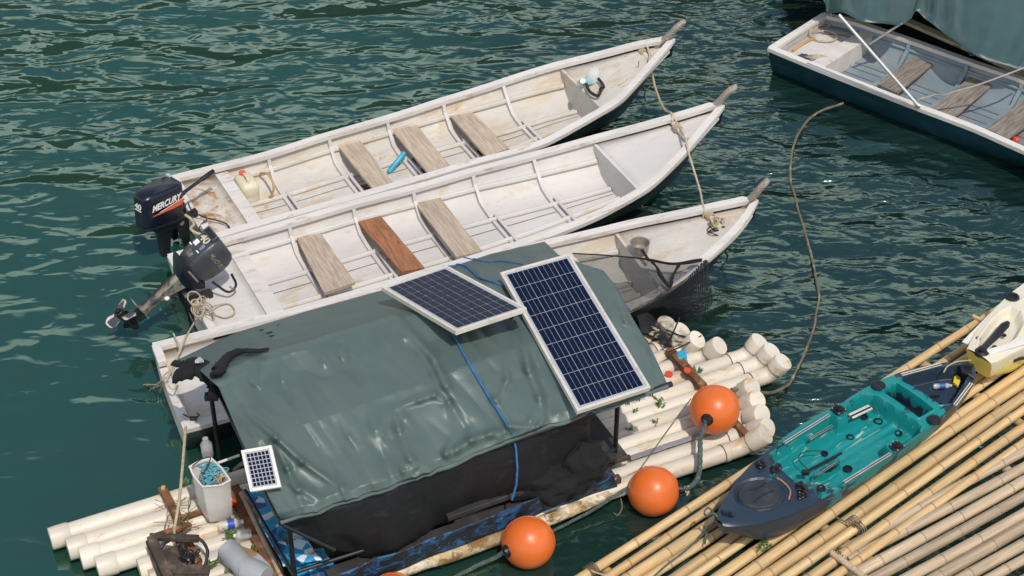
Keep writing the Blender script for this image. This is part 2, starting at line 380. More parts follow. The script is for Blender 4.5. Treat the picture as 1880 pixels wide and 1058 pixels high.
# ---------------------------------------------------------------- boats
ZO = -.12
class Boat:
    """far/near: rail points in photo pixels with heights, turned into an axis frame"""
    def __init__(s, name, label, far, near, zf, tip=True, group=None):
        s.tip = tip; A = [P(*far[0], zf(0)), P(*far[-1], zf(1))]; B = [P(*near[0], zf(0)), P(*near[-1], zf(1))]
        st = (A[0]+B[0])/2; en = A[-1] if tip else (A[-1]+B[-1])/2
        e = (en-st); e.z = 0; e.normalize(); s.e = e; s.nv = Vector((-e.y, e.x, 0)); s.o = Vector((st.x, st.y, 0))
        s.ang = math.atan2(e.y, e.x)
        s.L = (A[-1]+B[-1]).lerp(Vector(), .5).dot(e)-s.o.dot(e); s.tip = tip; s.zf = zf
        def rail(q):
            z = .5
            for k in range(12): z = zf(s.loc(P(*q, z))[0]/s.L)
            return s.loc(P(*q, z))[:2]
        s.F = [rail(q) for q in far]; s.N = [rail(q) for q in near]
        s.root = thing(name, label, 'boat', s.o, s.ang, group)
    def loc(s, q): d = q-s.o; return d.dot(s.e), d.dot(s.nv), q.z+.12
    def W(s, a, b, z): return s.o+s.e*a+s.nv*b+Vector((0, 0, z-.12))
    def smooth(s, tab, a):
        h = .10; return (itp(tab, a-h)+itp(tab, a)*2+itp(tab, a+h))/4
    def fw(s, a): return s.smooth(s.F, a) if s.L-a > .1 or not s.tip else itp(s.F, a)
    def nw(s, a): return s.smooth(s.N, a) if s.L-a > .1 or not s.tip else itp(s.N, a)
    def zr(s, a): return s.zf(min(1, max(0, a/s.L)))
    def zk(s, a): return lerp(-.16, s.zr(a)-.07, sm(.74*s.L, s.L*1.0, a)) if s.tip else -.16
    def at(s, a, f, z):   # f = +1 far rail, -1 near rail
        c = (s.fw(a)+s.nw(a))/2; h = (s.fw(a)-s.nw(a))/2; return s.W(a, c+h*f, z)
    def sof(s, x, y, z=.42): return s.loc(P(x, y, z))[0]
    def zfl(s, a): return .15+(.08*sm(.45*s.L, .82*s.L, a)+.2*sm(.8*s.L, s.L, a) if s.tip else 0)
    def inner(s, a):
        zr, z0 = s.zr(a), s.zfl(a); d = zr-z0
        k = sm(.42*s.L, .84*s.L, a) if s.tip else 0
        return [(.955, zr-.03), (lerp(.925, .87, k), z0+d*.62), (lerp(.86, .73, k), z0+d*.40), (lerp(.74, .52, k), z0+d*.12), (lerp(.55, .34, k), z0+.012), (lerp(.25, .15, k), z0), (0, z0)]
    def hull(s, m_in, m_out, s0=0.0):
        n = 46; ss = [lerp(s0, s.L-.02, i/n) for i in range(n+1)]
        m = MB(); rows = []
        for a in ss:
            if s.tip and a > s.L*.84: break
            q = s.inner(a); rows.append([s.at(a, f, z) for f, z in q]+[s.at(a, -f, z) for f, z in q[-2::-1]])
        m.grid(rows); s.inobj = m.build('hull_lining', m_in, s.root)
        m = MB(); rows = []
        for a in ss:
            zr = s.zr(a); k = sm(.42*s.L, .84*s.L, a) if s.tip else 0; z0 = s.zfl(a); d = zr-z0
            if s.tip: z0 += max(0, zr-.10-z0)*sm(.86*s.L, s.L*.99, a)
            d = zr-z0; lo = lerp(.02, -.05, 1-k)
            q = [(.99, zr-.012), (lerp(.965, .90, k), z0+d*.60), (lerp(.91, .77, k), z0+d*.36), (lerp(.82, .56, k), z0+d*.06-.02), (lerp(.66, .34, k), z0-.05+lo), (0, z0-.10+lo-.12*(1-k))]
            rows.append([s.at(a, f, z) for f, z in q]+[s.at(a, -f, z) for f, z in q[-2::-1]])
        m.grid(rows, flip=True)
        r0 = rows[0][1:-1]; m.add(r0, [tuple(range(len(r0)))[::-1]])
        m.build('hull', m_out, s.root)
    def rails(s, m_r, wd=.062, th=.035, hi=None):
        for sd in (1, -1):
            m = MB(); rows = []; n = 60
            for i in range(n+1):
                a = lerp(-.01, s.L, i/n); hw = max(.02, (s.fw(a)-s.nw(a))/2); zr = s.zr(a)
                f0 = sd*(1+.012/hw); f1 = sd*max(.0, 1-wd/hw)
                if s.L-a < .02 and s.tip: f0 = sd*.6; f1 = 0
                p = [s.at(a, f0, zr-th), s.at(a, f0, zr), s.at(a, f1, zr+.002), s.at(a, f1, zr-th)]
                rows.append(p if sd > 0 else p[::-1])
            m.grid(rows, True); m.add(rows[0], [(0, 1, 2, 3)]); m.add(rows[-1], [(3, 2, 1, 0)])
            m.build('gunwale', m_r, s.root, sharp=30, bevel=.004)
    def box(s, m, a0, a1, f0, f1, z0, z1):
        m.hexa([s.at(a0, f0, z0), s.at(a1, f0, z0), s.at(a1, f1, z0), s.at(a0, f1, z0)], [s.at(a0, f0, z1), s.at(a1, f0, z1), s.at(a1, f1, z1), s.at(a0, f1, z1)])
    def rib(s, a, m_r, th=.028, hgt=.035, half=None):
        m = MB(); q = s.inner(a); pts = q+[(-f, z) for f, z in q[-2::-1]]
        if half: pts = q[:half]
        rows = []
        for i, (f, z) in enumerate(pts):
            g = f*.93; zz = z+(hgt if abs(f) < .9 else 0)*.9
            rows.append([s.at(a-th/2, f*1.01, z-.01), s.at(a-th/2, g, zz), s.at(a+th/2, g, zz), s.at(a+th/2, f*1.01, z-.01)])
        m.grid(rows, True); o = m.build('rib', m_r, s.root, sharp=30)
        m = MB()   # doubling timber across the floor
        z = s.zfl(a); fo = .72-.2*sm(.42*s.L, .84*s.L, a)
        m.hexa([s.at(a+.03, -fo, z+.0), s.at(a+.055, -fo, z), s.at(a+.055, .35, z), s.at(a+.03, .35, z)], [s.at(a+.03, -fo-.02, z+.055), s.at(a+.055, -fo-.02, z+.055), s.at(a+.055, .35, z+.045), s.at(a+.03, .35, z+.045)])
        m.build('floor_timber', m_r, s.root, bevel=.004)
    def stringer(s, f, dz, r, a0, a1, m_s, name='stringer', sag=0):
        m = MB(); kf = lambda a: (1-.17*sm(.42*s.L, .84*s.L, a)) if f > .5 or f < -.5 else (1-.45*sm(.42*s.L, .84*s.L, a))
        pts = [s.at(lerp(a0, a1, i/30), f*(kf(lerp(a0, a1, i/30)) if s.tip else 1), s.zfl(lerp(a0, a1, i/30))+dz(lerp(a0, a1, i/30))) for i in range(31)]
        m.tube(pts, r, 8); m.build(name, m_s, s.root)
    def seams(s, fs, a0, a1):
        m = MB()
        for f in fs:
            g = lambda a: f*(1-.42*sm(.42*s.L, .84*s.L, a)) if s.tip else f
            pts = [s.at(lerp(a0, a1, i/24), g(lerp(a0, a1, i/24)), s.zfl(lerp(a0, a1, i/24))+.004) for i in range(25)]
            pts2 = [s.at(lerp(a0, a1, i/24), g(lerp(a0, a1, i/24))+.012, s.zfl(lerp(a0, a1, i/24))+.004) for i in range(25)]
            m.grid([[p, q] for p, q in zip(pts, pts2)], flip=False)
        m.build('floor_seam', M_seam, s.root)
    def deck(s, a0, a1, z0, z1, m_d, name='stern_deck', fmax=.95, lip=None):
        m = MB(); n = max(2, int((a1-a0)/.08)); top = []; bot = []
        for i in range(n+1):
            a = lerp(a0, a1, i/n); z = lerp(z0, z1, i/n) if z1 is not None else s.zr(a)-lerp(.07, .085, i/n)
            if s.tip and s.L-a < .012: a = s.L-.012
            top.append([s.at(a, lerp(fmax, -fmax, j/6), z) for j in range(7)])
        m.grid(top)
        o = m.build(name, m_d, s.root, solid=.02)
        return o
    def bulk(s, a, z0, z1, m_b, th=.025, name='bulkhead', f=.955, notch=0):
        m = MB(); q = [(g, z) for g, z in s.inner(a) if z0 < z < z1-.01]
        top = (itp(sorted([(z, g) for g, z in s.inner(a)]), z1))
        pr = [(top, z1)]+q; pr = pr+[(-g, z) for g, z in pr[::-1] if g > 0]
        p0 = [s.at(a-th/2, g, z) for g, z in pr]; p1 = [s.at(a+th/2, g, z) for g, z in pr]; n = len(pr)
        m.add(p0+p1, [tuple(range(n)), tuple(range(n, 2*n))[::-1]]+[(i, n+i, n+(i+1) % n, (i+1) % n) for i in range(n)])
        return m.build(name, m_b, s.root, smooth=False)
    def transom(s, m_r, m_t, dip=.07):
        m = MB(); zr = s.zr(0)
        z1 = zr-.030 if dip == 0 else zr-dip-.02
        m.hexa([s.at(-.012, .72, .13), s.at(.03, .72, .13), s.at(.03, -.72, .13), s.at(-.012, -.72, .13)], [s.at(-.012, .96, z1), s.at(.03, .96, z1), s.at(.03, -.96, z1), s.at(-.012, -.96, z1)]); m.build('transom', m_t, s.root, bevel=.004)
        m = MB()
        for sg in (1, -1):
            s.box(m, -.02, .045, .97*sg, .55*sg, zr-.05 if dip else zr-.04, zr+.004) if sg > 0 else s.box(m, -.02, .045, -.55, -.97, zr-.05, zr+.004)
        if dip: s.box(m, -.02, .045, .55, -.55, zr-dip-.035, zr-dip)
        else: s.box(m, -.02, .045, .55, -.55, zr-.04, zr+.004)
        m.build('transom_cap', m_r, s.root, bevel=.005)
    def plank(s, p0, p1, p2, p3, z, m_p, th=.028, label=None, tilt=0):
        q = [P(*p0, z), P(*p1, z+tilt), P(*p2, z+tilt), P(*p3, z)]
        m = MB(); n = 14; rows = []
        for i in range(n+1):   # slight waviness along the length
            t = i/n; a = q[0].lerp(q[1], t); b = q[3].lerp(q[2], t)
            j1 = (noise.noise(a*9)*.006); j2 = noise.noise(b*9)*.006; d = (b-a).normalized()
            a = a+d*j1; b = b+d*j2; dn = Vector((0, 0, -th)); w = Vector((0, 0, noise.noise(a*3)*.006))
            rows.append([a+w, b+w, b+w+dn, a+w+dn])
        m.grid(rows, True, True); m.add(rows[0], [(0, 1, 2, 3)]); m.add(rows[-1], [(3, 2, 1, 0)])
        o = m.build('seat', m_p, s.root, bevel=.003, sharp=30)
        if label: o['label'] = label
        return o
    def stem(s, pts, r):
        m = MB(); c = cr(pts, 6); k = len(c)
        rr = [itp([(0, r[0]), (.5, r[1]), (.93, r[2]), (1, r[2]*.7)], i/(k-1)) for i in range(k)]
        m.tube(c, rr, 8, oval=.62); m.build('stem_post', M_post, s.root)
    def bar(s, a, b, r=.022):
        m = MB(); m.tube([a, b], r, 10); m.build('mooring_bar', s.mr, s.root)

def zrise(x0, x1, zt): return lambda u: .42+(zt-.42)*max(0, (u-.4)/.6)**2
GB = 'white painted longboats moored side by side'
# boat furthest from the camera
b1 = Boat('longboat', 'farthest of the three white longboats, black outboard with red stripe on its stern, jerrycan aboard',
    [(320, 322), (488, 280), (580, 250), (808, 181), (950, 136), (1015, 116), (1171, 76), (1219, 68), (1240, 71)],
    [(384, 441), (430, 426), (520, 401), (610, 376), (700, 350), (869, 300), (950, 280), (1004, 262), (1083, 218), (1141, 184), (1195, 122), (1240, 71)],
    zrise(320, 1240, .78), group=GB)
b2 = Boat('longboat', 'middle white longboat with a tilted up outboard and one red brown plank seat',
    [(313, 467), (398, 441), (520, 407), (655, 367), (750, 343), (859, 311), (971, 282), (1093, 248), (1232, 211), (1307, 188), (1331, 193)],
    [(388, 612), (520, 580), (680, 534), (800, 498), (930, 458), (998, 438), (1099, 397), (1192, 345), (1217, 322), (1263, 275), (1290, 241), (1331, 193)],
    zrise(313, 1333, .78), group=GB)
b3 = Boat('longboat', 'nearest white longboat, its middle hidden under the green tarpaulin roof',
    [(277, 632), (500, 577), (700, 524), (998, 442), (1160, 404), (1293, 377), (1368, 361), (1393, 367)],
    [(347, 786), (600, 716), (900, 637), (1153, 568), (1181, 557), (1235, 525), (1275, 496), (1311, 464), (1361, 417), (1393, 367)],
    zrise(277, 1393, .78), group=GB)
for b, mi in ((b1, M_in1), (b2, M_in2), (b3, M_in1)):
    b.mr = M_rail; b.hull(mi, M_hullblack); b.rails(M_rail)
M_sdeck = mat('rust_stained_deck', (.60, .55, .48), .65, .2, 4, (1, 1, 1), (.42, .33, .23), (.45, .62), 7, (.33, .17, .06), (.50, .62), 4.5, .4, 40)
def finish(b, mi, sdeck, ribs, bulk, z_sd=.33, bowz=(.40, .66), strip=.13, dip=.06):
    b.transom(M_rail, mi, dip)
    b.deck(.03, sdeck-strip, z_sd, z_sd, M_sdeck if b is b1 else mi)
    b.bulk(sdeck-strip/2, .10, z_sd+.03, M_rail, strip, 'stern_thwart')
    for a in ribs: b.rib(a, M_rib)
    zb = b.zr(bulk)-.07
    b.bulk(bulk, b.zfl(bulk)-.02, zb+.012, mi, .03)
    b.deck(bulk, b.L-.07, zb, None, mi, 'bow_deck')
    d = lambda f: (lambda a: (b.zr(a)-b.zfl(a))*f)
    b.stringer(.87, d(.46), .026, sdeck, bulk-.02, mi)
    b.stringer(.30, lambda a: .02, .022, sdeck, bulk-.02, mi, 'floor_stringer')
    b.stringer(-.30, lambda a: .02, .022, sdeck, bulk-.02, mi, 'floor_stringer')
    b.stringer(-.87, d(.46), .024, sdeck, bulk-.02, mi)
    b.seams((.08, -.40), sdeck, bulk-.03)
S = b1.sof
finish(b1, M_in1, S(415, 302), [S(490, 281), S(602, 247), S(708, 215), S(808, 183), S(910, 150)], S(1015, 118, .48), strip=.11)
S = b2.sof
finish(b2, M_in2, S(440, 432), [S(528, 407), S(645, 372), S(754, 342), S(862, 311, .43), S(971, 282, .46)], S(1083, 252, .52))
S = b3.sof
finish(b3, M_in1, 1.05, [1.3, 1.8, 2.4, S(1000, 442, .46)], S(1124, 415, .52))
# dirty bilge water lying between the ribs of the farthest boat
for a0, a1, f0, f1 in ((1.42, 1.62, -.02, -.62), (1.98, 2.16, -.05, -.60), (2.52, 2.70, .0, -.55), (2.05, 2.14, .30, .12)):
    m = MB(); rr_ = random.Random(int(a0*100)); ring = []
    for k in range(22):
        an = 2*math.pi*k/22; x = (a0+a1)/2+(a1-a0)/2*math.copysign(abs(math.cos(an))**.6, math.cos(an))*rr_.uniform(.82, 1); f = (f0+f1)/2+(f1-f0)/2*math.copysign(abs(math.sin(an))**.6, math.sin(an))*rr_.uniform(.82, 1)
        ring.append(b1.at(x, f, b1.zfl(x)+.026))
    m.add(ring, [tuple(range(22))]); m.build('bilge_water', mat('dirty_bilge_water', (.075, .055, .035), .08, .5, 14, (1, 1, 1), (.20, .15, .10), (.5, .6), 12), b1.root, smooth=False)
# seats
b1.plank((612, 259), (684, 346), (727, 342), (655, 250), .30, M_plank)
b1.plank((712, 229), (789, 322), (830, 309), (757, 220), .30, M_plank)
b1.plank((815, 200), (893, 287), (935, 272), (853, 192), .31, M_plank)
b2.plank((543, 434), (595, 538), (652, 518), (590, 430), .29, M_plank)
b2.plank((657, 407), (737, 499), (779, 491), (699, 396), .30, M_plankred, label='red brown plank seat')
b2.plank((763, 373), (838, 472), (885, 461), (806, 360), .30, M_plank)
# weathered stem posts
for b, p in ((b1, [(1205, 86, .66), (1226, 68, .78), (1243, 50, .90), (1258, 38, .96)]), (b2, [(1300, 206, .66), (1320, 187, .78), (1337, 169, .90), (1353, 158, .95)]), (b3, [(1362, 380, .66), (1383, 361, .78), (1398, 343, .90), (1411, 330, .96)])):
    b.stem([P(*q) for q in p], (.056, .050, .043))
b1.bar(P(1172, 88, .64), P(1196, 112, .64)); b2.bar(P(1234, 224, .64), P(1261, 256, .64)); b3.bar(P(1292, 385, .64), P(1322, 418, .64))

# blue boat, top right
b4 = Boat('rowing_boat', 'dark blue open boat with pale interior and grey plank seats, upper right', 
    [(1511, 24), (1564, 34), (1673, 70), (1782, 109), (1880, 142), (2000, 186), (2120, 240), (2230, 310), (2300, 378)],
    [(1414, 89), (1516, 131), (1683, 196), (1788, 235), (1880, 276), (2000, 330), (2130, 372), (2230, 385), (2300, 378)],
    lambda u: .42+.1*max(0, (u-.5)/.5)**2)
b4.mr = M_rail; b4.hull(M_inblue, M_hullblue); b4.rails(M_rail, .055)
b4.transom(M_rail, M_in2, 0)
S = b4.sof; sd = S(1608, 50)
b4.deck(.04, sd-.12, .31, .31, M_in2); b4.bulk(sd-.07, .1, .345, M_rail, .14, 'stern_thwart')
for a in (S(1674, 72), S(1782, 109), S(1880, 146), S(1960, 180)): b4.rib(a, M_inblue, .035)
b4.stringer(.90, lambda a: .17, .014, sd, 3.6, M_inblue)
b4.stringer(.40, lambda a: .012, .012, sd, 3.6, M_bluefloor, 'floor_stringer'); b4.stringer(-.4, lambda a: .012, .012, sd, 3.6, M_bluefloor, 'floor_stringer')
b4.seams((.62, .22, .0, -.22, -.6), sd, 3.5)
b4.plank((1676, 104), (1611, 155), (1648, 171), (1712, 117), .28, M_plankgrey)
b4.plank((1782, 139), (1710, 201), (1751, 216), (1821, 156), .28, M_plankgrey)
b4.plank((1880, 182), (1810, 236), (1850, 255), (1925, 200), .28, M_plankgrey)
# neighbouring boat under the tarpaulin
b5 = Boat('covered_boat', 'cream railed boat mostly hidden under the blue green tarpaulin, upper right',
    [(1640, -75), (1760, -30), (1880, 20), (2000, 80), (2100, 140)],
    [(1600, 12), (1662, 38), (1780, 90), (1880, 137), (1990, 186), (2100, 208)], lambda u: .40, tip=False)
b5.mr = M_rail; b5.hull(M_hullblack, M_hullblack); b5.rails(mat('cream_rail_paint', (.68, .58, .42), .6, .2, 5, dirt=(.3, .22, .14)), .07)
b5.transom(M_rail, M_hullblack, 0)

# ---------------------------------------------------------------- bamboo rafts
ZO = 0.0
def bamboo(mb, a, b, r, seed):
    rnd = random.Random(seed); L = (b-a).length; d = (b-a).normalized()
    side = Vector((0, 0, 1)).cross(d).normalized()
    pts = []; rr = []; ww = []; x = 0; nxt = rnd.uniform(.05, .42)
    ph = rnd.uniform(0, 6); amp = rnd.uniform(.005, .018)
    def put(x, k, w):
        t = x/L; pts.append(a+d*x+side*amp*math.sin(ph+x*1.7)+Vector((0, 0, .004*math.sin(ph*2+x*2.3)))); rr.append(r*k*(1-.10*t)); ww.append(w)
    put(0, 1, 0)
    while nxt < L-.02:
        put(nxt-.018, 1, 0); put(nxt-.007, 1.06, .15); put(nxt-.002, 1.08, .95); put(nxt+.003, .99, .85); put(nxt+.009, 1.05, .1); put(nxt+.02, .99, 0)
        nxt += rnd.uniform(.32, .50)
    put(L, 1, .2); mb.tube(pts, rr, 12, wear=ww)
def bamboo_raft(name, label, o0, o1, n, pitch, rad, mt, ztop, group=None, far=2300, seed=1, stag=.05, first=None):
    a = P(*o0, ztop); b = P(*o1, ztop); d = (b-a).normalized(); side = Vector((d.y, -d.x, 0))
    root = thing(name, label, 'raft', Vector((a.x, a.y, 0)), math.atan2(d.y, d.x), group)
    rnd = random.Random(seed); off = 0
    for i in range(n):
        r = rad*rnd.uniform(.80, 1.14)
        s0 = -(first(i) if first else 0)+rnd.uniform(-stag, stag)
        p = a+side*off+d*s0; q = p+d*(6.2 if not first else 5.8)
        q = q+side*rnd.uniform(-.015, .015)*2
        p.z = q.z = ztop-r*.95+rnd.uniform(-.008, .004)
        m = MB(); bamboo(m, p, q, r, seed*100+i); m.build('bamboo_pole', mt, root)
        off += pitch*rnd.uniform(.90, 1.16)
    return root, a, d, side, off
rA, aA, dA, sA, wA = bamboo_raft('bamboo_raft', 'golden bamboo pole raft carrying the teal kayak', (1040, 1072), (1812, 578), 12, .090, .0385, M_bamboo, .13, 'bamboo rafts', seed=3, first=lambda i: 1.2 if i > 2 else [.05, .1, .45][i])
rB, aB, dB, sB, wB = bamboo_raft('bamboo_raft', 'paler bleached bamboo raft in the lower right corner', (1537, 1010), (1880, 826), 15, .103, .043, M_bamboog, .12, 'bamboo rafts', seed=8, first=lambda i: .0+.03*i)
# cross poles and lashings
def lash(root, c, d, r, turns=4, m=None):
    mb = MB(); pts = []
    side = Vector((0, 0, 1)).cross(d).normalized()
    for i in range(turns*10+1):
        t = i/10; an = 2*math.pi*t
        pts.append(c+d*(t-turns/2)*.018+side*math.cos(an)*r*1.15+Vector((0, 0, math.sin(an)*r*1.15)))
    mb.tube(pts, .004, 5); mb.build('lashing', m or M_ropewet, root)
for root, a, d, sd_, wd, mt, zz, xs in ((rA, aA, dA, sA, wA, M_bamboo, .03, (.35, 1.75, 3.6)), (rB, aB, dB, sB, wB, M_bamboog, .02, (1.6, 3.0))):
    for x in xs:
        p = a+d*x-sd_*.05; q = p+sd_*(wd+.08); p.z = q.z = zz-.02
        m = MB(); bamboo(m, p, q, .035, int(x*10)); m.build('cross_pole', mt, root)
# cross pole lying over the end of the pale raft
m = MB(); bamboo(m, P(1530, 1013, .15), P(1640, 1095, .15), .022, 5); m.build('cross_pole', M_bamboog, rB)
lash(rB, P(1537, 1018, .15), (P(1640, 1095, .15)-P(1530, 1013, .15)).normalized(), .024, 3)
lash(rA, P(1087, 1048, .10), dA, .042, 4); lash(rA, P(1566, 962, .11), dA, .042, 5); lash(rA, P(1578, 972, .11), dA, .042, 3)
m = MB(); rope(m, [P(1535, 950, .15), P(1552, 958, .155), P(1570, 962, .16), P(1588, 972, .14)], .006); m.build('lashing', M_ropewet, rA)
m = MB(); rope(m, [P(1078, 1043, .13), P(1090, 1050, .14), P(1108, 1056, .13), P(1115, 1062, .12)], .006); m.build('lashing', M_rope, rA)
m = MB(); m.beam(ZB(905, 355, .14), ZB(985, 392, .14), .03, .02); m.build('cross_stick', M_bamboo, rA)
for i in range(12):
    x, y = random.uniform(-.03, .03), random.uniform(-.02, .02)
m = MB()
c = P(1405, 1002, .15)
for i in range(22):
    p = c+Vector((random.uniform(-.05, .05), random.uniform(-.04, .04), random.uniform(0, .04)))
    a = random.uniform(0, 6); u = Vector((math.cos(a), math.sin(a), random.uniform(-.2, .6)))*.018; v = Vector((-math.sin(a), math.cos(a), .3))*.010
    m.add([p-u, p+v, p+u, p-v], [(0, 1, 2, 3)])
tag(m.build('weed', M_leaf, smooth=False), 'small green weed sprouting between golden bamboo poles below the kayak', 'plant')

# ---------------------------------------------------------------- pipe raft that carries the shelter
dr = (Z8(960, 491, .1)-Z8(640, 600, .1)); dr.z = 0; dr.normalize()
oraft = P(560, 900, 0)
raft = thing('pipe_raft', 'raft of cream plastic pipes with bent up ends carrying the tarpaulin shelter', 'raft', oraft, math.atan2(dr.y, dr.x))
def slime(mb, hi=.075):
    for i, p in enumerate(mb.v):
        k = sm(hi, hi-.06, p.z+.03*noise.noise(p*7)+.02*noise.noise(p*19))
        if k > .02: mb.w[i] = k*.8
def pipe(pts, r, m=M_pvc, n=28):
    mb = MB(); d = pts[-1]-pts[0]; k = int(d.length/.08); mb.tube([pts[0].lerp(pts[-1], i/k) for i in range(k+1)], r, n); slime(mb); return mb.build('pipe', m, raft)
right = [((300, 300), (560, 150), (592, 88)), ((300, 330), (612, 186), (665, 120)), ((300, 360), (672, 222), (742, 166)), ((300, 410), (768, 250), (850, 196)),
         ((300, 481), (982, 246), (1045, 172)), ((300, 541), (1040, 288), (1105, 220)), ((300, 596), (1092, 340), (1160, 272)), ((230, 676), (932, 440), (1008, 398)),
         ((160, 763), (950, 496), (1034, 462)), ((160, 823), (962, 552), (1056, 530)), ((160, 893), (978, 620), (1082, 596)), ((100, 974), (962, 690), (1075, 626))]
for i, (a, e, t) in enumerate(right):
    zc = .085+.012*((i*7) % 3)/2; A = Z8(*a, zc); E = Z8(*e, zc); T = Z8(*t, zc+.15); r = .0625
    d = (E-A).normalized(); A = A-d*.9; u = (T-E); ln = u.length; u.normalize()
    k = E-d*.12; p = pipe([A, A.lerp(k, .33), A.lerp(k, .66), k], r, M_pvcdark if i < 2 else M_pvc)
    mb = MB(); c = [k-d*.02, k, k+d*.002]; mb.tube([k-d*.05, k-d*.045, k-d*.005, k+d*.0], [r, r*1.09, r*1.09, r*1.02], 18, caps=False)
    bend = [k, k+d*.05]+[E+d*.0-d*.07*(1-j/4)**2+u*.07*(j/4)**2 for j in range(1, 5)]
    tip = E+u*max(.13, ln)
    bend += [E+u*.075, E+u*.08, tip-u*.01, tip]
    rr = [r*1.02]*6+[r*1.02, r*1.18, r*1.20, r*1.14]
    mb.tube(bend, rr[:len(bend)], 24); slime(mb, .10); mb.build('elbow', M_pvcdark if i < 1 else M_pvc, p)
    mb = MB(); mb.tube([k-d*.052, k-d*.046], r*1.10, 18, caps=False); mb.build('joint_ring', M_seam, p)
left = [((75, 880), 1000), ((153, 926), 1000), ((210, 968), 1010), ((282, 1008), 1020), ((470, 1018), 1030), ((520, 1066), 1040), ((640, 1092), 1060), ((800, 1105), 1070)]
for i, (a, xe) in enumerate(left):
    zc = .10+.01*((i*5) % 3)/2; A = Z6(*a, zc); E = Z6(xe-60, a[1]-.312*(xe-60-a[0]), zc); d = (E-A).normalized(); r = .070
    p = pipe([A+d*.01, A.lerp(E, .3), A.lerp(E, .6), E], r)
    mb = MB(); mb.tube([A-d*.07, A-d*.068, A-d*.02, A+d*.055, A+d*.065], [r*.94, r*1.09, r*1.12, r*1.12, r*1.03], 24); slime(mb, .10); mb.build('end_cap', M_pvc, p)
# foam and timber edge nearest the camera
mb = MB(); ed = [P(600, 1100, .1), P(727, 1050, .1), P(850, 1010, .1), P(950, 974, .1), P(1050, 936, .1), P(1140, 893, .1), P(1190, 868, .1)]
c = cr(ed, 8); mb.tube(c, [.05+.012*noise.noise(p*7) for p in c], 12); mb.build('foam_float', M_foam, raft)
for (x0, y0, x1, y1, z, wd, ht, mt) in ((570, 1078, 1138, 878, .19, .05, .05, M_darkwood), (600, 1055, 1125, 868, .25, .09, .03, M_ply), (820, 950, 1130, 838, .36, .05, .04, M_ply),
        (1016, 922, 1130, 878, .21, .03, .03, M_alu)):
    mb = MB(); mb.beam(P(x0, y0, z), P(x1, y1, z), wd, ht); mb.build('edge_beam', mt, raft, bevel=.004)
# deck board and platform in front of the bent pipes
mb = MB(); q = [Z8(110, 548, .26), Z8(240, 520, .26), Z8(412, 738, .26), Z8(330, 752, .26)]
mb.prism(q[::-1], (0, 0, -.03)); mb.build('deck_board', M_ply, raft, smooth=False, bevel=.004)
mb = MB(); mb.beam(Z8(335, 760, .27), Z8(415, 738, .27), .03, .03); mb.build('edge_beam', M_darkwood, raft, bevel=.003)
q = [P(560, 1030, .17), P(500, 900, .17), P(560, 860, .17), P(1000, 730, .17), P(1060, 870, .17)]
mb = MB(); mb.prism(q, (0, 0, -.04)); mb.build('deck_board', M_darkwood, raft, smooth=False)
# timbers lashed across the pipes
def timber(a, b, wd, ht, mt, nm='cross_beam'):
    m = MB(); n = 10; x = (b-a).normalized(); y = Vector((0, 0, 1)).cross(x); rows = []
    for i in range(n+1):
        p = a.lerp(b, i/n)+Vector((noise.noise(a*3+Vector((i, 0, 0)))*.008, noise.noise(b*3+Vector((i, 5, 0)))*.008, 0)); w = wd/2*(1+.12*noise.noise(Vector((i*.7, a.x, b.y))))
        rows.append([p-y*w-Vector((0, 0, ht/2)), p+y*w-Vector((0, 0, ht/2)), p+y*w+Vector((0, 0, ht/2)), p-y*w+Vector((0, 0, ht/2))])
    m.grid(rows, True); m.add(rows[0], [(3, 2, 1, 0)]); m.add(rows[-1], [(0, 1, 2, 3)])
    return m.build(nm, mt, raft, bevel=.004, sharp=30)
timber(Z6(528, 672, .21), Z6(602, 812, .21), .055, .05, M_rustwood)
timber(Z6(590, 812, .19), Z6(700, 1060, .19), .05, .045, M_rustwood)
timber(Z6(620, 800, .19), Z6(880, 715, .19), .04, .03, M_rustwood)
timber(Z6(840, 670, .20), Z6(1070, 1120, .20), .09, .05, M_rustwood)
timber(Z8(605, 222, .19), Z8(770, 398, .19), .06, .05, M_rustwood)
timber(Z8(770, 398, .17), Z8(985, 640, .17), .05, .04, M_rustwood)
timber(Z8(415, 745, .165), Z8(760, 628, .165), .045, .01, M_grey)
mb = MB(); bamboo(mb, Z6(872, 690, .235), Z6(1085, 1120, .235), .018, 77); mb.build('bamboo_pole', M_bamboog, raft)
mb = MB(); mb.tube([Z6(524, 668, .24), Z6(540, 668, .24)], .02, 10); mb.build('beam_end', M_bamboo, raft)
mb = MB()
for k in range(26):   # tangled twine round the beams
    t = k/26; c = Z6(600+110*math.sin(k*2.1)*.5, 800+60*math.cos(k*1.7), .21); a = random.uniform(0, 6)
    u = Vector((math.cos(a), math.sin(a), random.uniform(-.3, .3)))*random.uniform(.05, .10)
    rope(mb, [c-u, c+Vector((0, 0, .02)), c+u], .0025, 4, 5)
mb.build('twine', M_ropewet, raft)
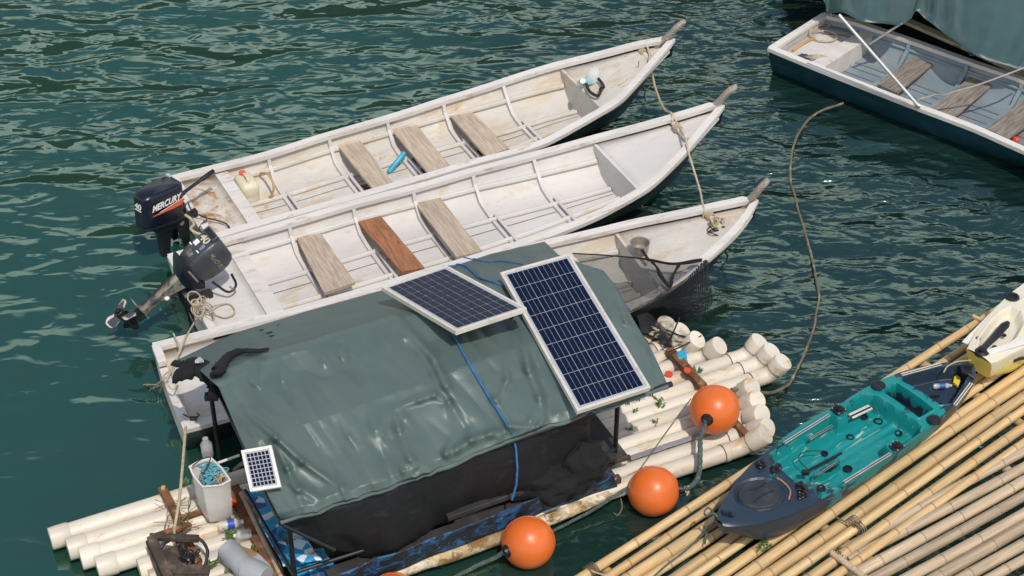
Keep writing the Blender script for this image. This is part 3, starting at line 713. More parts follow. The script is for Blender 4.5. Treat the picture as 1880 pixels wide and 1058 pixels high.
# tarpaulin floor sheets
def sheet(name, pts, mt, label, cat, nu=24, nv=24, amp=.012, parent=None, fr=4, **kw):
    a, b, c, d = pts; rows = []
    for i in range(nv+1):
        row = []
        for j in range(nu+1):
            u, v = j/nu, i/nv; p = (a*(1-u)+b*u)*(1-v)+(d*(1-u)+c*u)*v
            row.append(p+Vector((noise.noise(p*fr), noise.noise(p*fr+Vector((9, 0, 0))), noise.noise(p*fr+Vector((0, 9, 0)))))*amp*2)
        rows.append(row)
    m = MB(); m.grid(rows); o = m.build(name, mt, parent, solid=.004, sharp=180, **kw)
    if label: tag(o, label, cat)
    return o
sheet('ground_sheet', [Z6(885, 665, .27), Z6(1000, 690, .27), Z6(1240, 985, .25), Z6(1060, 1015, .25)], M_pattern, 'blue and white patterned plastic sheet under the left edge of the shelter', 'tarpaulin', amp=.01)
sheet('ground_sheet', [Z6(1060, 960, .2), Z6(1240, 930, .2), Z6(1350, 1080, .2), Z6(1130, 1120, .2)], M_pattern, 'second blue patterned sheet on the shelter floor at the bottom left', 'tarpaulin', amp=.01)
sheet('side_sheet', [P(600, 1062, .33), P(1120, 862, .34), P(1132, 890, .16), P(610, 1092, .16)], M_bluesheet, 'grimy blue plastic sheet along the near side of the raft', 'tarpaulin', 60, 8, .012)

# ---------------------------------------------------------------- shelter roof
near = [(515, 957), (620, 925), (750, 881), (850, 843), (940, 803), (1050, 766), (1140, 738), (1226, 707)]
far = [(326, 661), (430, 612), (560, 573), (700, 534), (800, 500), (900, 467), (1000, 444)]
lft = [(515, 957), (478, 882), (440, 803), (402, 712), (366, 680), (326, 661)]
rgt = [(1226, 707), (1195, 640), (1160, 582), (1130, 525), (1108, 497), (1060, 482), (1025, 468), (1000, 444)]
def poly_at(pl, t):
    L = [0]
    for a, b in zip(pl, pl[1:]): L.append(L[-1]+math.hypot(b[0]-a[0], b[1]-a[1]))
    t *= L[-1]
    for i in range(len(pl)-1):
        if t <= L[i+1] or i == len(pl)-2:
            k = (t-L[i])/(L[i+1]-L[i]); x, y = lerp(pl[i][0], pl[i+1][0], k), lerp(pl[i][1], pl[i+1][1], k)
            if pl is near: f_ = t/L[-1]; y += (6*noise.noise(Vector((f_*17, 2, 0)))+3*noise.noise(Vector((f_*48, 5, 0))))*sm(0, .06, f_)*sm(1, .94, f_)
            return (x, y)
def coons(u, v):
    a = poly_at(near, u); b = poly_at(far, u); c = poly_at(lft, v); d = poly_at(rgt, v)
    p00, p10, p01, p11 = near[0], near[-1], far[0], far[-1]
    return tuple((1-v)*a[k]+v*b[k]+(1-u)*c[k]+u*d[k]-((1-u)*(1-v)*p00[k]+u*(1-v)*p10[k]+(1-u)*v*p01[k]+u*v*p11[k]) for k in (0, 1))
def seg(px, py, a, b):
    dx, dy = b[0]-a[0], b[1]-a[1]; t = max(0, min(1, ((px-a[0])*dx+(py-a[1])*dy)/(dx*dx+dy*dy)))
    return math.hypot(px-a[0]-t*dx, py-a[1]-t*dy), t
def c7(*p): return [(450+x/2.31, 600+y/2.31) for x, y in p]
CREASE = []
def crease(pl, wd, h):
    n = len(pl)-1
    for i in range(n): CREASE.append((pl[i], pl[i+1], wd, h, i/n, (i+1)/n))
crease(c7((-10, 350), (130, 470), (240, 570), (410, 690)), 5, .040)
crease(c7((-20, 400), (90, 500), (200, 610), (330, 700)), 7, -.018)
crease(c7((130, 510), (180, 600), (240, 755)), 5, .022); crease(c7((150, 640), (230, 690), (320, 735)), 6, .024); crease(c7((10, 430), (60, 480)), 4, .02)
crease(c7((660, 30), (740, 110), (800, 200), (870, 320), (930, 430), (900, 490)), 7, -.034)
crease(c7((700, 20), (800, 130), (850, 250), (935, 380)), 8, .030)
crease(c7((15, 230), (70, 262)), 3, .02); crease(c7((60, 160), (75, 220)), 3, .015)
crease(c7((840, 310), (800, 290), (740, 310), (640, 345)), 5, .022); crease(c7((820, 320), (850, 335), (880, 310)), 4, -.02)
crease(c7((625, 345), (650, 430), (700, 560), (740, 600)), 7, .022); crease(c7((600, 360), (560, 440), (590, 520)), 9, .016)
crease(c7((1000, 225), (1060, 310), (1120, 420), (1180, 440)), 6, .026); crease(c7((1180, 40), (1200, 180), (1250, 300), (1270, 420)), 7, .024)
crease(c7((1100, 160), (1110, 230), (1070, 330)), 5, .014); crease(c7((1280, 60), (1340, 260)), 9, .015)
crease(c7((840, 545), (900, 520), (960, 480), (1040, 455), (1120, 440)), 6, .030)
crease(c7((740, 585), (720, 620), (690, 560)), 4, -.02); crease(c7((880, 470), (850, 540), (860, 560)), 5, .02)
crease(c7((1120, 420), (1240, 425), (1270, 390)), 4, .02); crease(c7((1130, 380), (1200, 415), (1235, 430)), 4, -.014)
crease([(1130, 545), (1150, 590), (1200, 650)], 5, .02); crease([(1150, 560), (1165, 610), (1180, 690)], 6, -.018); crease([(1185, 620), (1212, 690)], 5, .018)
crease([(840, 470), (880, 500), (905, 540)], 6, .015); crease([(870, 480), (930, 470)], 5, -.012)
rnd = random.Random(5)
for (a, b, n, L) in (((458, 700), (740, 612), 8, 34), ((545, 805), (830, 718), 5, 60), ((838, 700), (1000, 655), 3, 70)):   # gathers along the purlins
    for i in range(n):
        t = (i+rnd.uniform(.2, .8))/n; x, y = lerp(a[0], b[0], t), lerp(a[1], b[1], t); l = L*rnd.uniform(.4, 1)
        ang = rnd.uniform(.6, 1.3); crease([(x, y-4), (x+l*math.cos(ang)*.5, y+l*math.sin(ang)*.5), (x+l*math.cos(ang), y+l*math.sin(ang))], rnd.uniform(3, 6), rnd.choice((1, 1, -1))*rnd.uniform(.004, .009))
for i in range(14):   # puckers along the tied eave
    t = rnd.uniform(.03, .97); x, y = poly_at(near, t); l = rnd.uniform(20, 60); ang = rnd.uniform(-2.3, -1.0)
    crease([(x, y), (x+l*math.cos(ang)*.5, y+l*math.sin(ang)*.5), (x+l*math.cos(ang), y+l*math.sin(ang))], rnd.uniform(3, 7), rnd.choice((1, -1))*rnd.uniform(.005, .010))
def roof_z(u, v, x, y):
    k = 1-.55*sm(.45, .75, u)
    z = .92+.0*u
    r = itp([(0, 0), (.04, .05), (.37, .20), (.42, .225), (.60, .215), (.78, .262), (.82, .245), (1, -.08)], v)
    rr = itp([(0, 0), (.4, .11), (.8, .17), (1, -.06)], v)
    z += lerp(r, rr, 1-k)+(.0 if u > .1 else -.06*(1-u/.1)**2)
    z -= .06*sm(.93, 1, u)
    # sag between the purlins and rafters
    z -= .016*abs(math.sin(v*math.pi*2.4))*abs(math.sin(u*math.pi*2.5+.3))
    for a, b, wd, h, t0, t1 in CREASE:
        if min(a[0], b[0])-wd*4 < x < max(a[0], b[0])+wd*4 and min(a[1], b[1])-wd*4 < y < max(a[1], b[1])+wd*4:
            d, t = seg(x, y, a, b)
            if d < wd*3.6: tt = lerp(t0, t1, t); z += (h*1.15 if h > 0 else h*.4)*math.exp(-(d/(wd*1.25))**2)*(1-.75*abs(2*tt-1)**2)
    p = Vector((x*.01, y*.013, 3))
    q = Vector(((x*.64+y*.77)*.0045, (y*.64-x*.77)*.015, 6))
    return z+.016*noise.noise(p)+.052*abs(noise.noise(q))+.016*abs(noise.noise(q*2.1+Vector((4, 1, 0))))
NU, NV = 260, 170; rows = []
for i in range(NV+1):
    row = []
    for j in range(NU+1):
        u, v = j/NU, i/NV; x, y = coons(u, v); row.append(P(x, y, roof_z(u, v, x, y)))
    rows.append(row)
m = MB(); m.grid(rows)
roof = tag(m.build('tarpaulin', M_tarp, sharp=180, solid=.003), 'grey green creased vinyl tarpaulin roof of the low shelter under the large solar panels', 'tarpaulin')
# hem roll hanging from the eave
hem = [P(x, y+3, .905) for x, y in [poly_at(near, i/60) for i in range(61)]]
m = MB(); m.tube(hem, [.014+.006*noise.noise(p*12) for p in hem], 8); m.build('hem', M_tarp, roof)
from mathutils.bvhtree import BVHTree
bvh = BVHTree.FromPolygons([p for r in rows for p in r], [(i*(NU+1)+j, i*(NU+1)+j+1, (i+1)*(NU+1)+j+1, (i+1)*(NU+1)+j) for i in range(NV) for j in range(NU)])
def on_roof(x, y, off=.01):
    d = (P(x, y, 0)-CAM).normalized(); h = bvh.ray_cast(CAM, d)
    return (h[0]+Vector((0, 0, off))) if h[0] else P(x, y, .9+off)
# black marks and a little bird mess are left as shallow patches of dried tar
m = MB()
for x, y, w_, h_ in ((482, 607, 8, 2), (497, 612, 10, 3), (500, 618, 8, 2), (478, 642, 5, 1.2), (511, 598, 4, 1)):
    p = on_roof(x, y, .003); m.add([p+Vector((-w_*.004, 0, 0)), p+Vector((0, -h_*.005, 0)), p+Vector((w_*.004, .004, 0)), p+Vector((0, h_*.005, .001))], [(0, 1, 2, 3)])
m.build('tar_mark', M_blackcloth, roof, smooth=False)
# shelter frame: posts, purlins, eave rail
fr = thing('shelter_frame', 'black post and rail frame holding up the green tarpaulin roof', 'shelter frame', P(1128, 872, .1), 0)
def post(a, b, r=.016, nm='post', mt=M_black, n=10):
    m = MB(); m.tube([a, b], r, n); return m.build(nm, mt, fr)
post(Z8(340, 758, .17), Z8(340, 758, .17)+Vector((.0, 0, .70)), .017)
pr = Z8(340, 758, .17)
post(P(404, 842, .2), P(404, 842, .2)+Vector((0, 0, .62)), .016)
post(P(544, 1085, .15), P(544, 1085, .15)+Vector((0, 0, .68)), .017)
post(P(515, 962, .885), P(1224, 710, .885), .015, 'eave_rail'); post(P(1150, 735, .885), P(1233, 705, .885), .020, 'rail_end')
post(P(402, 722, .87), P(515, 962, .885), .013, 'end_rail'); post(P(515, 962, .885), P(615, 1010, .62), .014, 'brace')
post(P(545, 1050, .35), P(700, 1000, .35), .014, 'low_rail'); post(P(450, 900, .5), P(540, 1058, .45), .012, 'low_rail')
post(pr+Vector((0, 0, .12)), P(1040, 885, .30), .018, 'low_rail'); post(pr+Vector((0, 0, .0)), P(1010, 925, .2), .022, 'low_rail')
post(P(395, 852, .42), P(440, 836, .46), .010, 'stub_pipe', M_white)
m = MB(); m.box(pr+Vector((0, 0, .71)), (.10, .05, .03)); m.build('post_cap', M_alu, fr, bevel=.004)
for i, x in enumerate((1147, 1158, 1166, 1175, 1190)):
    c = P(x, 737-(x-1147)*.36, .885); m = MB(); m.tube([c+Vector((0, .024*math.cos(a*.7), .024*math.sin(a*.7))) + Vector((a*.0012, 0, 0)) for a in range(28)], .004, 5); m.build('cable_tie', M_white if i % 2 else M_black, fr)
# black shade cloth hung below the eave
top = [poly_at(near, i/80*.80) for i in range(81)]
rows = []
for k in range(15):
    v = k/14; row = []
    for i in range(81):
        u = i/80; x, y = top[i]
        a = P(x, y+3, .89)
        bz = itp([(0, .80), (.10, .46), (.22, .25), (.6, .22), (.85, .26), (1, .32)], u)
        pull = .05+.16*math.sin(u*math.pi)
        b = Vector((a.x+.05*math.sin(u*9), a.y+.10+.05*math.sin(u*14), bz))
        p = a.lerp(b, v)+Vector((0, -.05*math.sin(v*math.pi)*math.sin(u*3.1), 0))
        p += Vector((0, 1, .3))*(.030*noise.noise(Vector((p.x*3, v*1.5, 2)))+.015*noise.noise(Vector((p.x*9, v*3, 5)))+.02*math.sin(v*7-u*16)*v*.6)
        row.append(p)
    rows.append(row)
m = MB(); m.grid(rows); side = tag(m.build('shade_cloth', mat('navy_black_sheet', (.007, .008, .012), .7, .4, 3, dirt=(.016, .022, .032), dth=(.55, .72), bump=.5, bs=14, bd=.02), sharp=180, solid=.003), 'black cloth wall hanging from the near eave of the shelter', 'cloth')
# end wall and back gloom of the hut
m = MB(); a0, a1 = P(470, 885, .84), P(520, 962, .86)
m.grid([[a0, a0.lerp(a1, .5), a1], [Vector((q.x+.10, q.y+.10, .30)) for q in (a0, a0.lerp(a1, .5), a1)]])
# gear piled in the right hand end of the hut
rnd = random.Random(11)
def crumple(name, c, r, sc, mt, label, cat, seed=0, nu=36, nv=24, amp=.35):
    rows = []
    for i in range(nv+1):
        th = math.pi*i/nv; row = []
        for j in range(nu):
            d = Vector((math.sin(th)*math.cos(2*math.pi*j/nu), math.sin(th)*math.sin(2*math.pi*j/nu), math.cos(th)))
            q = r*(1+amp*noise.noise(d*2.2+Vector((seed, 0, 0)))+amp*.5*noise.noise(d*6+Vector((0, seed, 0))))
            row.append(Vector(c)+Vector((d.x*sc[0], d.y*sc[1], d.z*sc[2]))*q)
        rows.append(row)
    m = MB(); m.grid(rows, True, True); return tag(m.build(name, mt, sharp=180), label, cat)
crumple('cloth_bundle', P(1062, 852, .42), .17, (1.1, .9, 1.0), M_blackcloth, 'heap of black cloth in the right end of the shelter beside the dark board', 'cloth', 3)
crumple('cloth_bundle', P(1000, 880, .35), .2, (1.3, .8, .8), M_blackcloth, 'low heap of black cloth behind the hanging black wall', 'cloth', 7)
crumple('plastic_bag', P(1082, 838, .30), .07, (1, .8, .7), M_bluebit, 'crumpled blue plastic bag beside the dark deck board', 'bag', 5)
m = MB(); rope(m, [Z8(190, 660, .5), Z8(225, 690, .48), Z8(245, 740, .42), Z8(225, 785, .36), Z8(180, 800, .34)], .006); tag(m.build('cable', M_ropewet), 'thin loop of wire curving over the black cloth heap', 'cable')
m = MB(); m.beam(Z8(195, 700, .46), Z8(100, 830, .42), .05, .01); tag(m.build('strap', M_darkwood, bevel=.002), 'brown strap lying across the black cloth heap', 'strap')

# ---------------------------------------------------------------- solar panels
def solar(name, label, cor, nx, ny, th, fw, gap, group=None, bus=2, fm=M_frame, off=0):
    a, b, c, d = cor   # a far left, b far right, c near right, d near left
    nrm = (d-a).cross(b-a).normalized()*1
    if nrm.z < 0: nrm = -nrm
    ctr = (a+b+c+d)/4; t = thing(name, label, 'solar panel', ctr, 0, group)
    def q(u, v, h): return (a*(1-u)+b*u)*(1-v)+(d*(1-u)+c*u)*v+nrm*h
    W = ((b-a).length+(c-d).length)/2; H = ((d-a).length+(c-b).length)/2; fu, fv = fw/W, fw/H
    for u0, u1, v0, v1 in ((0, 1, 0, fv), (0, 1, 1-fv, 1), (0, fu, fv, 1-fv), (1-fu, 1, fv, 1-fv)):
        m = MB(); m.hexa([q(u0, v0, -th), q(u1, v0, -th), q(u1, v1, -th), q(u0, v1, -th)][::-1], [q(u0, v0, 0), q(u1, v0, 0), q(u1, v1, 0), q(u0, v1, 0)][::-1])
        m.build('frame_bar', fm, t, smooth=False, bevel=.002)
    m = MB(); m.hexa([q(fu*.8, fv*.8, -th*.6), q(1-fu*.8, fv*.8, -th*.6), q(1-fu*.8, 1-fv*.8, -th*.6), q(fu*.8, 1-fv*.8, -th*.6)][::-1], [q(fu*.8, fv*.8, -.006), q(1-fu*.8, fv*.8, -.006), q(1-fu*.8, 1-fv*.8, -.006), q(fu*.8, 1-fv*.8, -.006)][::-1])
    bs = m.build('backsheet', M_cellline, t, smooth=False)
    m = MB(); mu, mv = fu+(.018 if W > .4 else .006)/W, fv+(.016 if W > .4 else .008)/H; cu, cv = (1-2*mu)/nx, (1-2*mv)/ny; gu, gv = gap/W/2, gap/H/2
    m2 = MB()
    for i in range(nx):
        for j in range(ny):
            u0, u1, v0, v1 = mu+i*cu+gu, mu+(i+1)*cu-gu, mv+j*cv+gv, mv+(j+1)*cv-gv
            m.add([q(u0, v0, -.003), q(u0, v1, -.003), q(u1, v1, -.003), q(u1, v0, -.003)], [(0, 1, 2, 3)])
        for k in range(bus):
            u = mu+(i+(k+1)/(bus+1)+(.0))*cu; g = .0008/W
            m2.add([q(u-g, mv, -.0018), q(u-g, 1-mv, -.0018), q(u+g, 1-mv, -.0018), q(u+g, mv, -.0018)], [(0, 1, 2, 3)])
    m.build('cells', M_cell, t, smooth=False)
    if bus: m2.build('busbars', M_cellline, t, smooth=False)
    return t
GS = 'solar panels on the shelter'
solar('solar_panel', 'larger solar panel sloping to the near right edge of the tarpaulin roof', [P(918, 500, 1.24), P(1046, 465, 1.20), P(1195, 711, 1.03), P(1060, 755, 1.07)], 4, 9, .035, .020, .0045, GS)
solar('solar_panel', 'tilted solar panel with one corner raised over the left edge of the larger panel', [P(700, 527, 1.20), P(820, 487, 1.22), P(967, 565, 1.36), P(836, 608, 1.33)], 4, 9, .035, .018, .0045, GS, bus=1)
solar('solar_panel', 'small white framed solar panel leaning at the left near corner of the roof', [P(442, 827, 1.16), P(498, 817, 1.20), P(516, 894, 1.08), P(459, 903, 1.04)], 6, 8, .02, .020, .006, GS, bus=0, fm=M_white)
m = MB(); m.tube([P(430, 862, .5), P(446, 850, .8), P(462, 860, 1.06)], .014, 8)
tag(m.build('panel_bracket', M_black), 'black bracket propping the small white framed solar panel', 'bracket')
# supports under the tilted panel
m = MB(); m.beam(P(830, 606, 1.27), P(960, 566, 1.30), .03, .03); m.tube([P(850, 610, 1.0), P(850, 600, 1.28)], .015, 8); m.tube([P(940, 585, 1.0), P(940, 575, 1.28)], .015, 8)
tag(m.build('panel_prop', M_darkwood), 'dark timber prop under the raised end of the tilted solar panel', 'prop')
# ropes over the roof
def rrope(name, pts, r, mt, label, off=.012, extra=(), k=10):
    m = MB(); pp = cr([Vector((x, y, 0)) for x, y in pts], k); w3 = [on_roof(p.x, p.y, off) for p in pp]+list(extra)
    m.tube(w3, r, 6); return tag(m.build(name, mt), label, 'rope')
rrope('rope', [(833, 618), (858, 665), (892, 722), (920, 765), (940, 798)], .0075, M_ropeblue, 'blue rope running down the tarpaulin roof from the tilted panel to the eave', .012,
      [P(942, 802, .90), P(947, 822, .84), P(950, 860, .70), P(948, 890, .58), P(940, 918, .48)])
rrope('rope', [(812, 490), (850, 489), (880, 512), (905, 520), (930, 530)], .006, M_ropeblue, 'blue rope lying on the tarpaulin between the two large panels')
rrope('rope', [(850, 472), (890, 482), (925, 482), (960, 488)], .005, M_ropeblue, 'thin blue line on the top edge of the tarpaulin behind the larger panel')
m = MB(); rope(m, [P(930, 803, .92), P(938, 796, .94), P(948, 800, .93), P(942, 808, .90), P(933, 803, .93)], .008); tag(m.build('rope_knot', M_ropeblue), 'knot in the blue rope at the eave', 'knot')

# ---------------------------------------------------------------- black cloth strip over the left end of the roof
m = MB()
def ribbon(pts, wds, hz, seed=0):
    p = cr(pts, 10); n = len(p); rows = []
    for i, c in enumerate(p):
        t = (p[min(i+1, n-1)]-p[max(i-1, 0)]).normalized(); s_ = Vector((0, 0, 1)).cross(t).normalized(); w_ = itp(wds, i/(n-1))
        ring = []
        for j in range(10):
            a = 2*math.pi*j/10; k = 1+.35*noise.noise(Vector((i*.35, j*.9, seed)))
            ring.append(c+(s_*math.cos(a)*w_+Vector((0, 0, 1))*math.sin(a)*w_*hz)*k)
        rows.append(ring)
    m.grid(rows, True); m.add(rows[0], [tuple(range(10))]); m.add(rows[-1], [tuple(range(10))[::-1]])
ribbon([Z6(582, 172, .95), Z6(625, 150, 1.0), Z6(680, 128, 1.02), Z6(735, 165, 1.0), Z6(762, 215, .95), Z6(758, 262, .9)], [(0, .07), (.3, .085), (.6, .07), (1, .035)], .5, 1)
RQ = lambda x, y: on_roof(80+x/2.416, 620+y/2.416, .035)
ribbon([Z6(752, 262, 1.0), RQ(772, 225)+Vector((0, 0, .03)), RQ(774, 185)+Vector((0, 0, .03)), RQ(790, 140), RQ(825, 100), RQ(880, 78), RQ(950, 78), RQ(1003, 68)], [(0, .035), (.2, .05), (.5, .036), (.8, .024), (1, .012)], .6, 4)
ribbon([Z6(578, 112, .97), Z6(610, 118, 1.0), Z6(660, 112, 1.03), Z6(700, 110, 1.04)], [(0, .03), (.5, .03), (1, .02)], .7, 9)
tag(m.build('cloth_strip', M_blackcloth, sharp=180), 'twisted black cloth draped over the left corner of the tarpaulin roof', 'cloth')
m = MB(); ribbon([Z6(672, 106, 1.08), Z6(690, 100, 1.09), Z6(710, 104, 1.08)], [(0, .015), (.5, .03), (1, .012)], .5, 3)
tag(m.build('plastic_scrap', M_alu), 'silvery scrap of plastic caught in the twisted black cloth', 'scrap')
m = MB(); m.box(Z6(745, 262, .9), (.09, .05, .04)); tag(m.build('clamp', M_black, bevel=.004), 'black clamp at the head of the left post under the cloth strip', 'clamp')

# ---------------------------------------------------------------- buoys
def buoy(x, y, r, z, cap, label):
    c = P(x, y, z); rw = r*depth(c)/F_PX; t = thing('buoy', label, 'buoy', c-Vector((0, 0, rw)), 0, 'orange ball buoys moored round the rafts')
    m = MB(); m.sphere(c, rw, 64, 48)
    for i, p in enumerate(m.v):
        k = sm(.05, -.01, p.z+.035*noise.noise(p*9))*.8+.25*sm(.12, .0, p.z)*(noise.noise(p*14)+.5)
        if c.z < .2 and k > .01: m.w[i] = min(1, k)
    m.build('float_ball', M_buoy, t, sharp=180)
    m = MB(); m.tube([c+Vector((math.cos(a)*rw*1.0, math.sin(a)*rw*.5, math.sin(a)*rw*.866)) for a in [k*math.pi/36 for k in range(73)]], .0022, 5, caps=False); m.build('mould_seam', M_buoy, t)
    d = (P(cap[0], cap[1], z+cap[2])-c).normalized()
    m = MB(); m.lathe(c, d, [(rw*.955, rw*.26), (rw*1.0, rw*.25), (rw*1.02, rw*.20), (rw*1.14, rw*.17), (rw*1.16, .0)], 20); nk = m.build('neck', M_black, t)
    m = MB(); m.tube([c+d*rw*1.12+Vector((.02*math.cos(a), .02*math.sin(a), 0)) for a in [k*.63 for k in range(11)]], .005, 6); m.build('eye', M_black, nk)
    return c+d*rw*1.15
k1 = buoy(1312, 752, 46, .36, (1292, 779, .06), 'orange buoy resting on top of the cream pipes, highest of the orange balls')
k2 = buoy(1200, 902, 47, .14, (1252, 898, .02), 'orange buoy floating between the pipe raft and the golden bamboo raft')
k3 = buoy(970, 996, 49, .14, (926, 1014, .02), 'orange buoy floating off the near side of the black walled shelter')
k4 = buoy(722, 1100, 49, .14, (770, 1110, .02), 'orange buoy just showing its top at the bottom edge of the view')
def rp(name, pts, r, mt, label, k=8, n=8): m = MB(); rope(m, pts, r, k, n); return tag(m.build(name, mt), label, 'rope')
def twist(pts, r, mt, label, name='rope', pitch=.05, k=10):
    c = cr(pts, k); m = MB(); L = 0
    fine = []
    for a, b in zip(c, c[1:]):
        s_ = max(1, int((b-a).length/.012))
        fine += [a.lerp(b, j/s_) for j in range(s_)]
    fine.append(c[-1]); u = Vector((0, 0, 1)); n = len(fine)
    for ph in range(3):
        pp = []; L = 0
        for i, p in enumerate(fine):
            t = (fine[min(i+1, n-1)]-fine[max(i-1, 0)]).normalized(); s_ = t.orthogonal() if abs(t.z) > .95 else Vector((0, 0, 1)).cross(t); s_.normalize(); v = t.cross(s_)
            if i: L += (p-fine[i-1]).length
            an = 2*math.pi*(L/pitch+ph/3); pp.append(p+(s_*math.cos(an)+v*math.sin(an))*r*.5)
        m.tube(pp, r*.58, 6)
    return tag(m.build(name, mt), label, 'rope')
twist([k1, Z8(757, 640, .30), Z8(755, 720, .24), Z8(752, 800, .16), Z8(738, 850, .10), Z8(705, 885, .10), k2], .019, M_ropegreen, 'thick grey green rope joining the two right hand orange buoys')
m = MB(); rope(m, [Z8(700, 880, .13), Z8(680, 890, .15), Z8(688, 910, .14), Z8(700, 905, .15), Z8(690, 925, .13)], .005); tag(m.build('twine', M_rope), 'pale twine knot on the thick rope beside the middle buoy', 'twine')
twist([k3, P(905, 1026, .10), P(870, 1042, .10), P(820, 1068, .08)], .016, M_ropegreen, 'grey green rope leading left from the buoy beside the black wall')
twist([P(1016, 975, .06), P(1060, 952, .08), P(1100, 930, .10), P(1132, 908, .13), P(1155, 895, .14)], .013, M_ropegreen, 'grey rope strung along the foam edge between two buoys')
rp('rope', [Z8(330, 640, .12), Z8(370, 940, .1), Z8(375, 985, .05), Z8(355, 1020, .02), Z8(335, 1010, .02)][1:], .005, M_ropewet, 'short wet line hanging in the water left of the middle buoy')
rp('rope', [Z8(905, 412, .22), Z8(960, 410, .2), Z8(1040, 425, .14), Z8(1110, 425, .06), Z8(1180, 390, .02)], .013, M_ropewet, 'dark hose like rope leaving the top buoy over the pipe ends')
m = MB(); c = cr([P(1446, 707, .02), P(1462, 680, .012), P(1480, 640, .01), P(1494, 600, .01), P(1502, 550, .01), P(1496, 495, .012), P(1482, 440, .012), P(1466, 385, .012), P(1452, 330, .015), P(1455, 275, .02), P(1468, 240, .03), P(1500, 208, .06), P(1548, 190, .10)], 26)
c = [p+Vector((.012*noise.noise(p*4), .010*noise.noise(p*4+Vector((7, 0, 0))), (-.007+.010*noise.noise(p*2.2)) if i < 250 else 0)) for i, p in enumerate(c)]
m.tube(c, [.0105*(1+.35*noise.noise(p*16)) for p in c], 9); tag(m.build('rope', M_ropewet), 'long wet brown rope curving across the water up to the blue boat', 'rope')
rp('line', [Z8(710, 455, .28), Z8(590, 620, .24), Z8(465, 795, .2)], .004, M_ropewet, 'thin taut line across the cream pipes between the top and middle buoys')

# ---------------------------------------------------------------- kayaks
def sdp(x, y, poly):   # signed distance to a polygon, negative inside
    d = 1e9; ins = False; n = len(poly)
    for i in range(n):
        a, b = poly[i], poly[(i+1) % n]; dx, dy = b[0]-a[0], b[1]-a[1]
        t = max(0, min(1, ((x-a[0])*dx+(y-a[1])*dy)/(dx*dx+dy*dy+1e-12))); d = min(d, math.hypot(x-a[0]-t*dx, y-a[1]-t*dy))
        if (a[1] > y) != (b[1] > y) and x < (b[0]-a[0])*(y-a[1])/(b[1]-a[1])+a[0]: ins = not ins
    return -d if ins else d
class Kayak:
    def __init__(s, label, F, N, KZ, mt, pits, floor, zone, nu=330, nv=120, rocker=(.16, .14)):
        A = [P(x, y, KZ) for x, y in F]; B = [P(x, y, KZ) for x, y in N]; s.KZ = KZ
        st = (A[0]+B[0])/2; en = (A[-1]+B[-1])/2; e = en-st; e.z = 0; e.normalize(); s.e = e; s.nv = Vector((-e.y, e.x, 0)); s.o = Vector((st.x, st.y, 0))
        s.F = [s.loc(q) for q in A]; s.N = [s.loc(q) for q in B]; s.L = (en-st).length
        s.root = thing('kayak', label, 'kayak', s.o, math.atan2(e.y, e.x), 'fishing kayaks on the bamboo')
        s.pits = [(poly if abs(poly[0][0]) < 20 else [s.loc(P(x, y, KZ)) for x, y in poly], dep, ed, fl) for poly, dep, ed, fl in pits]
        s.zone = zone; rows = []; wear = []
        for i in range(nu+1):
            a = lerp(.004, s.L-.004, i/nu); f1, n1 = itp3(s.F, a), itp3(s.N, a); row = []
            for j in range(nv+1):
                f = lerp(-1, 1, j/nv); w_ = lerp(n1, f1, (f+1)/2); row.append(s.W(a, w_, s.top(a, w_, f)))
                wear.append(zone(a, w_, s.top(a, w_, f)-KZ, 0))
            rows.append(row)
        m = MB(); m.grid(rows, flip=True); off = 0
        for k, x in enumerate(wear): m.w[k] = x
        s.deck = m.build('deck', mt, s.root, sharp=60)
        rows = []; wear = []
        for i in range(81):
            a = lerp(.004, s.L-.004, i/80); f1, n1 = itp3(s.F, a), itp3(s.N, a); c, h = (f1+n1)/2, (f1-n1)/2
            ra = .14+rocker[0]*(1-sm(0, .45, a))**2+rocker[1]*sm(s.L-.45, s.L, a)**2; row = []; H = KZ-ra
            prof = [(1.0, KZ-.002), (1.012, KZ-.016), (1.0, KZ-.028), (.965, ra+H*.62), (.90, ra+H*.34), (.78, ra+H*.12), (.55, ra+.004), (0, ra)]
            for f, z in prof: row.append((f, z))
            for f, z in prof[-2::-1]: row.append((-f, z))
            r2 = []
            for f, z in row:
                kk = max(h, .012); r2.append(s.W(a+(.0 if a > .3 else .16*(KZ-z)/.25*(1-a/.3)*.5), c+kk*f, z)); wear.append(zone(a, c+h*f, z-KZ, 1))
            rows.append(r2)
        m = MB(); m.grid(rows)
        for k, x in enumerate(wear): m.w[k] = x
        m.add(rows[0], [tuple(range(len(rows[0])))[::-1]]); m.add(rows[-1], [tuple(range(len(rows[-1])))])
        m.build('hull', mt, s.root, sharp=60)
    def loc(s, q): d = q-s.o; return d.dot(s.e), d.dot(s.nv)
    def W(s, a, b, z): return s.o+s.e*a+s.nv*b+Vector((0, 0, z))
    def top(s, a, b, f):
        z = s.KZ+.018*(1-f*f)
        for poly, dep, ed, fl in s.pits:
            mx = [p[0] for p in poly]; my = [p[1] for p in poly]
            if min(mx)-.05 < a < max(mx)+.05 and min(my)-.05 < b < max(my)+.05:
                d = sdp(a, b, poly)
                if d < .05:
                    k = sm(ed, -ed, d) if dep > 0 else sm(ed, -ed, d)
                    z -= dep*k
                    z += .010*math.exp(-((d-.012)/.008)**2)*(1 if dep > .05 else 0)
                    if fl and d < 0: z += fl(a, b)*k
        return z
def itp3(tab, x):
    h = .03; return (itp(tab, x-h)+2*itp(tab, x)+itp(tab, x+h))/4 if tab[0][0]+h < x < tab[-1][0]-h else itp(tab, x)
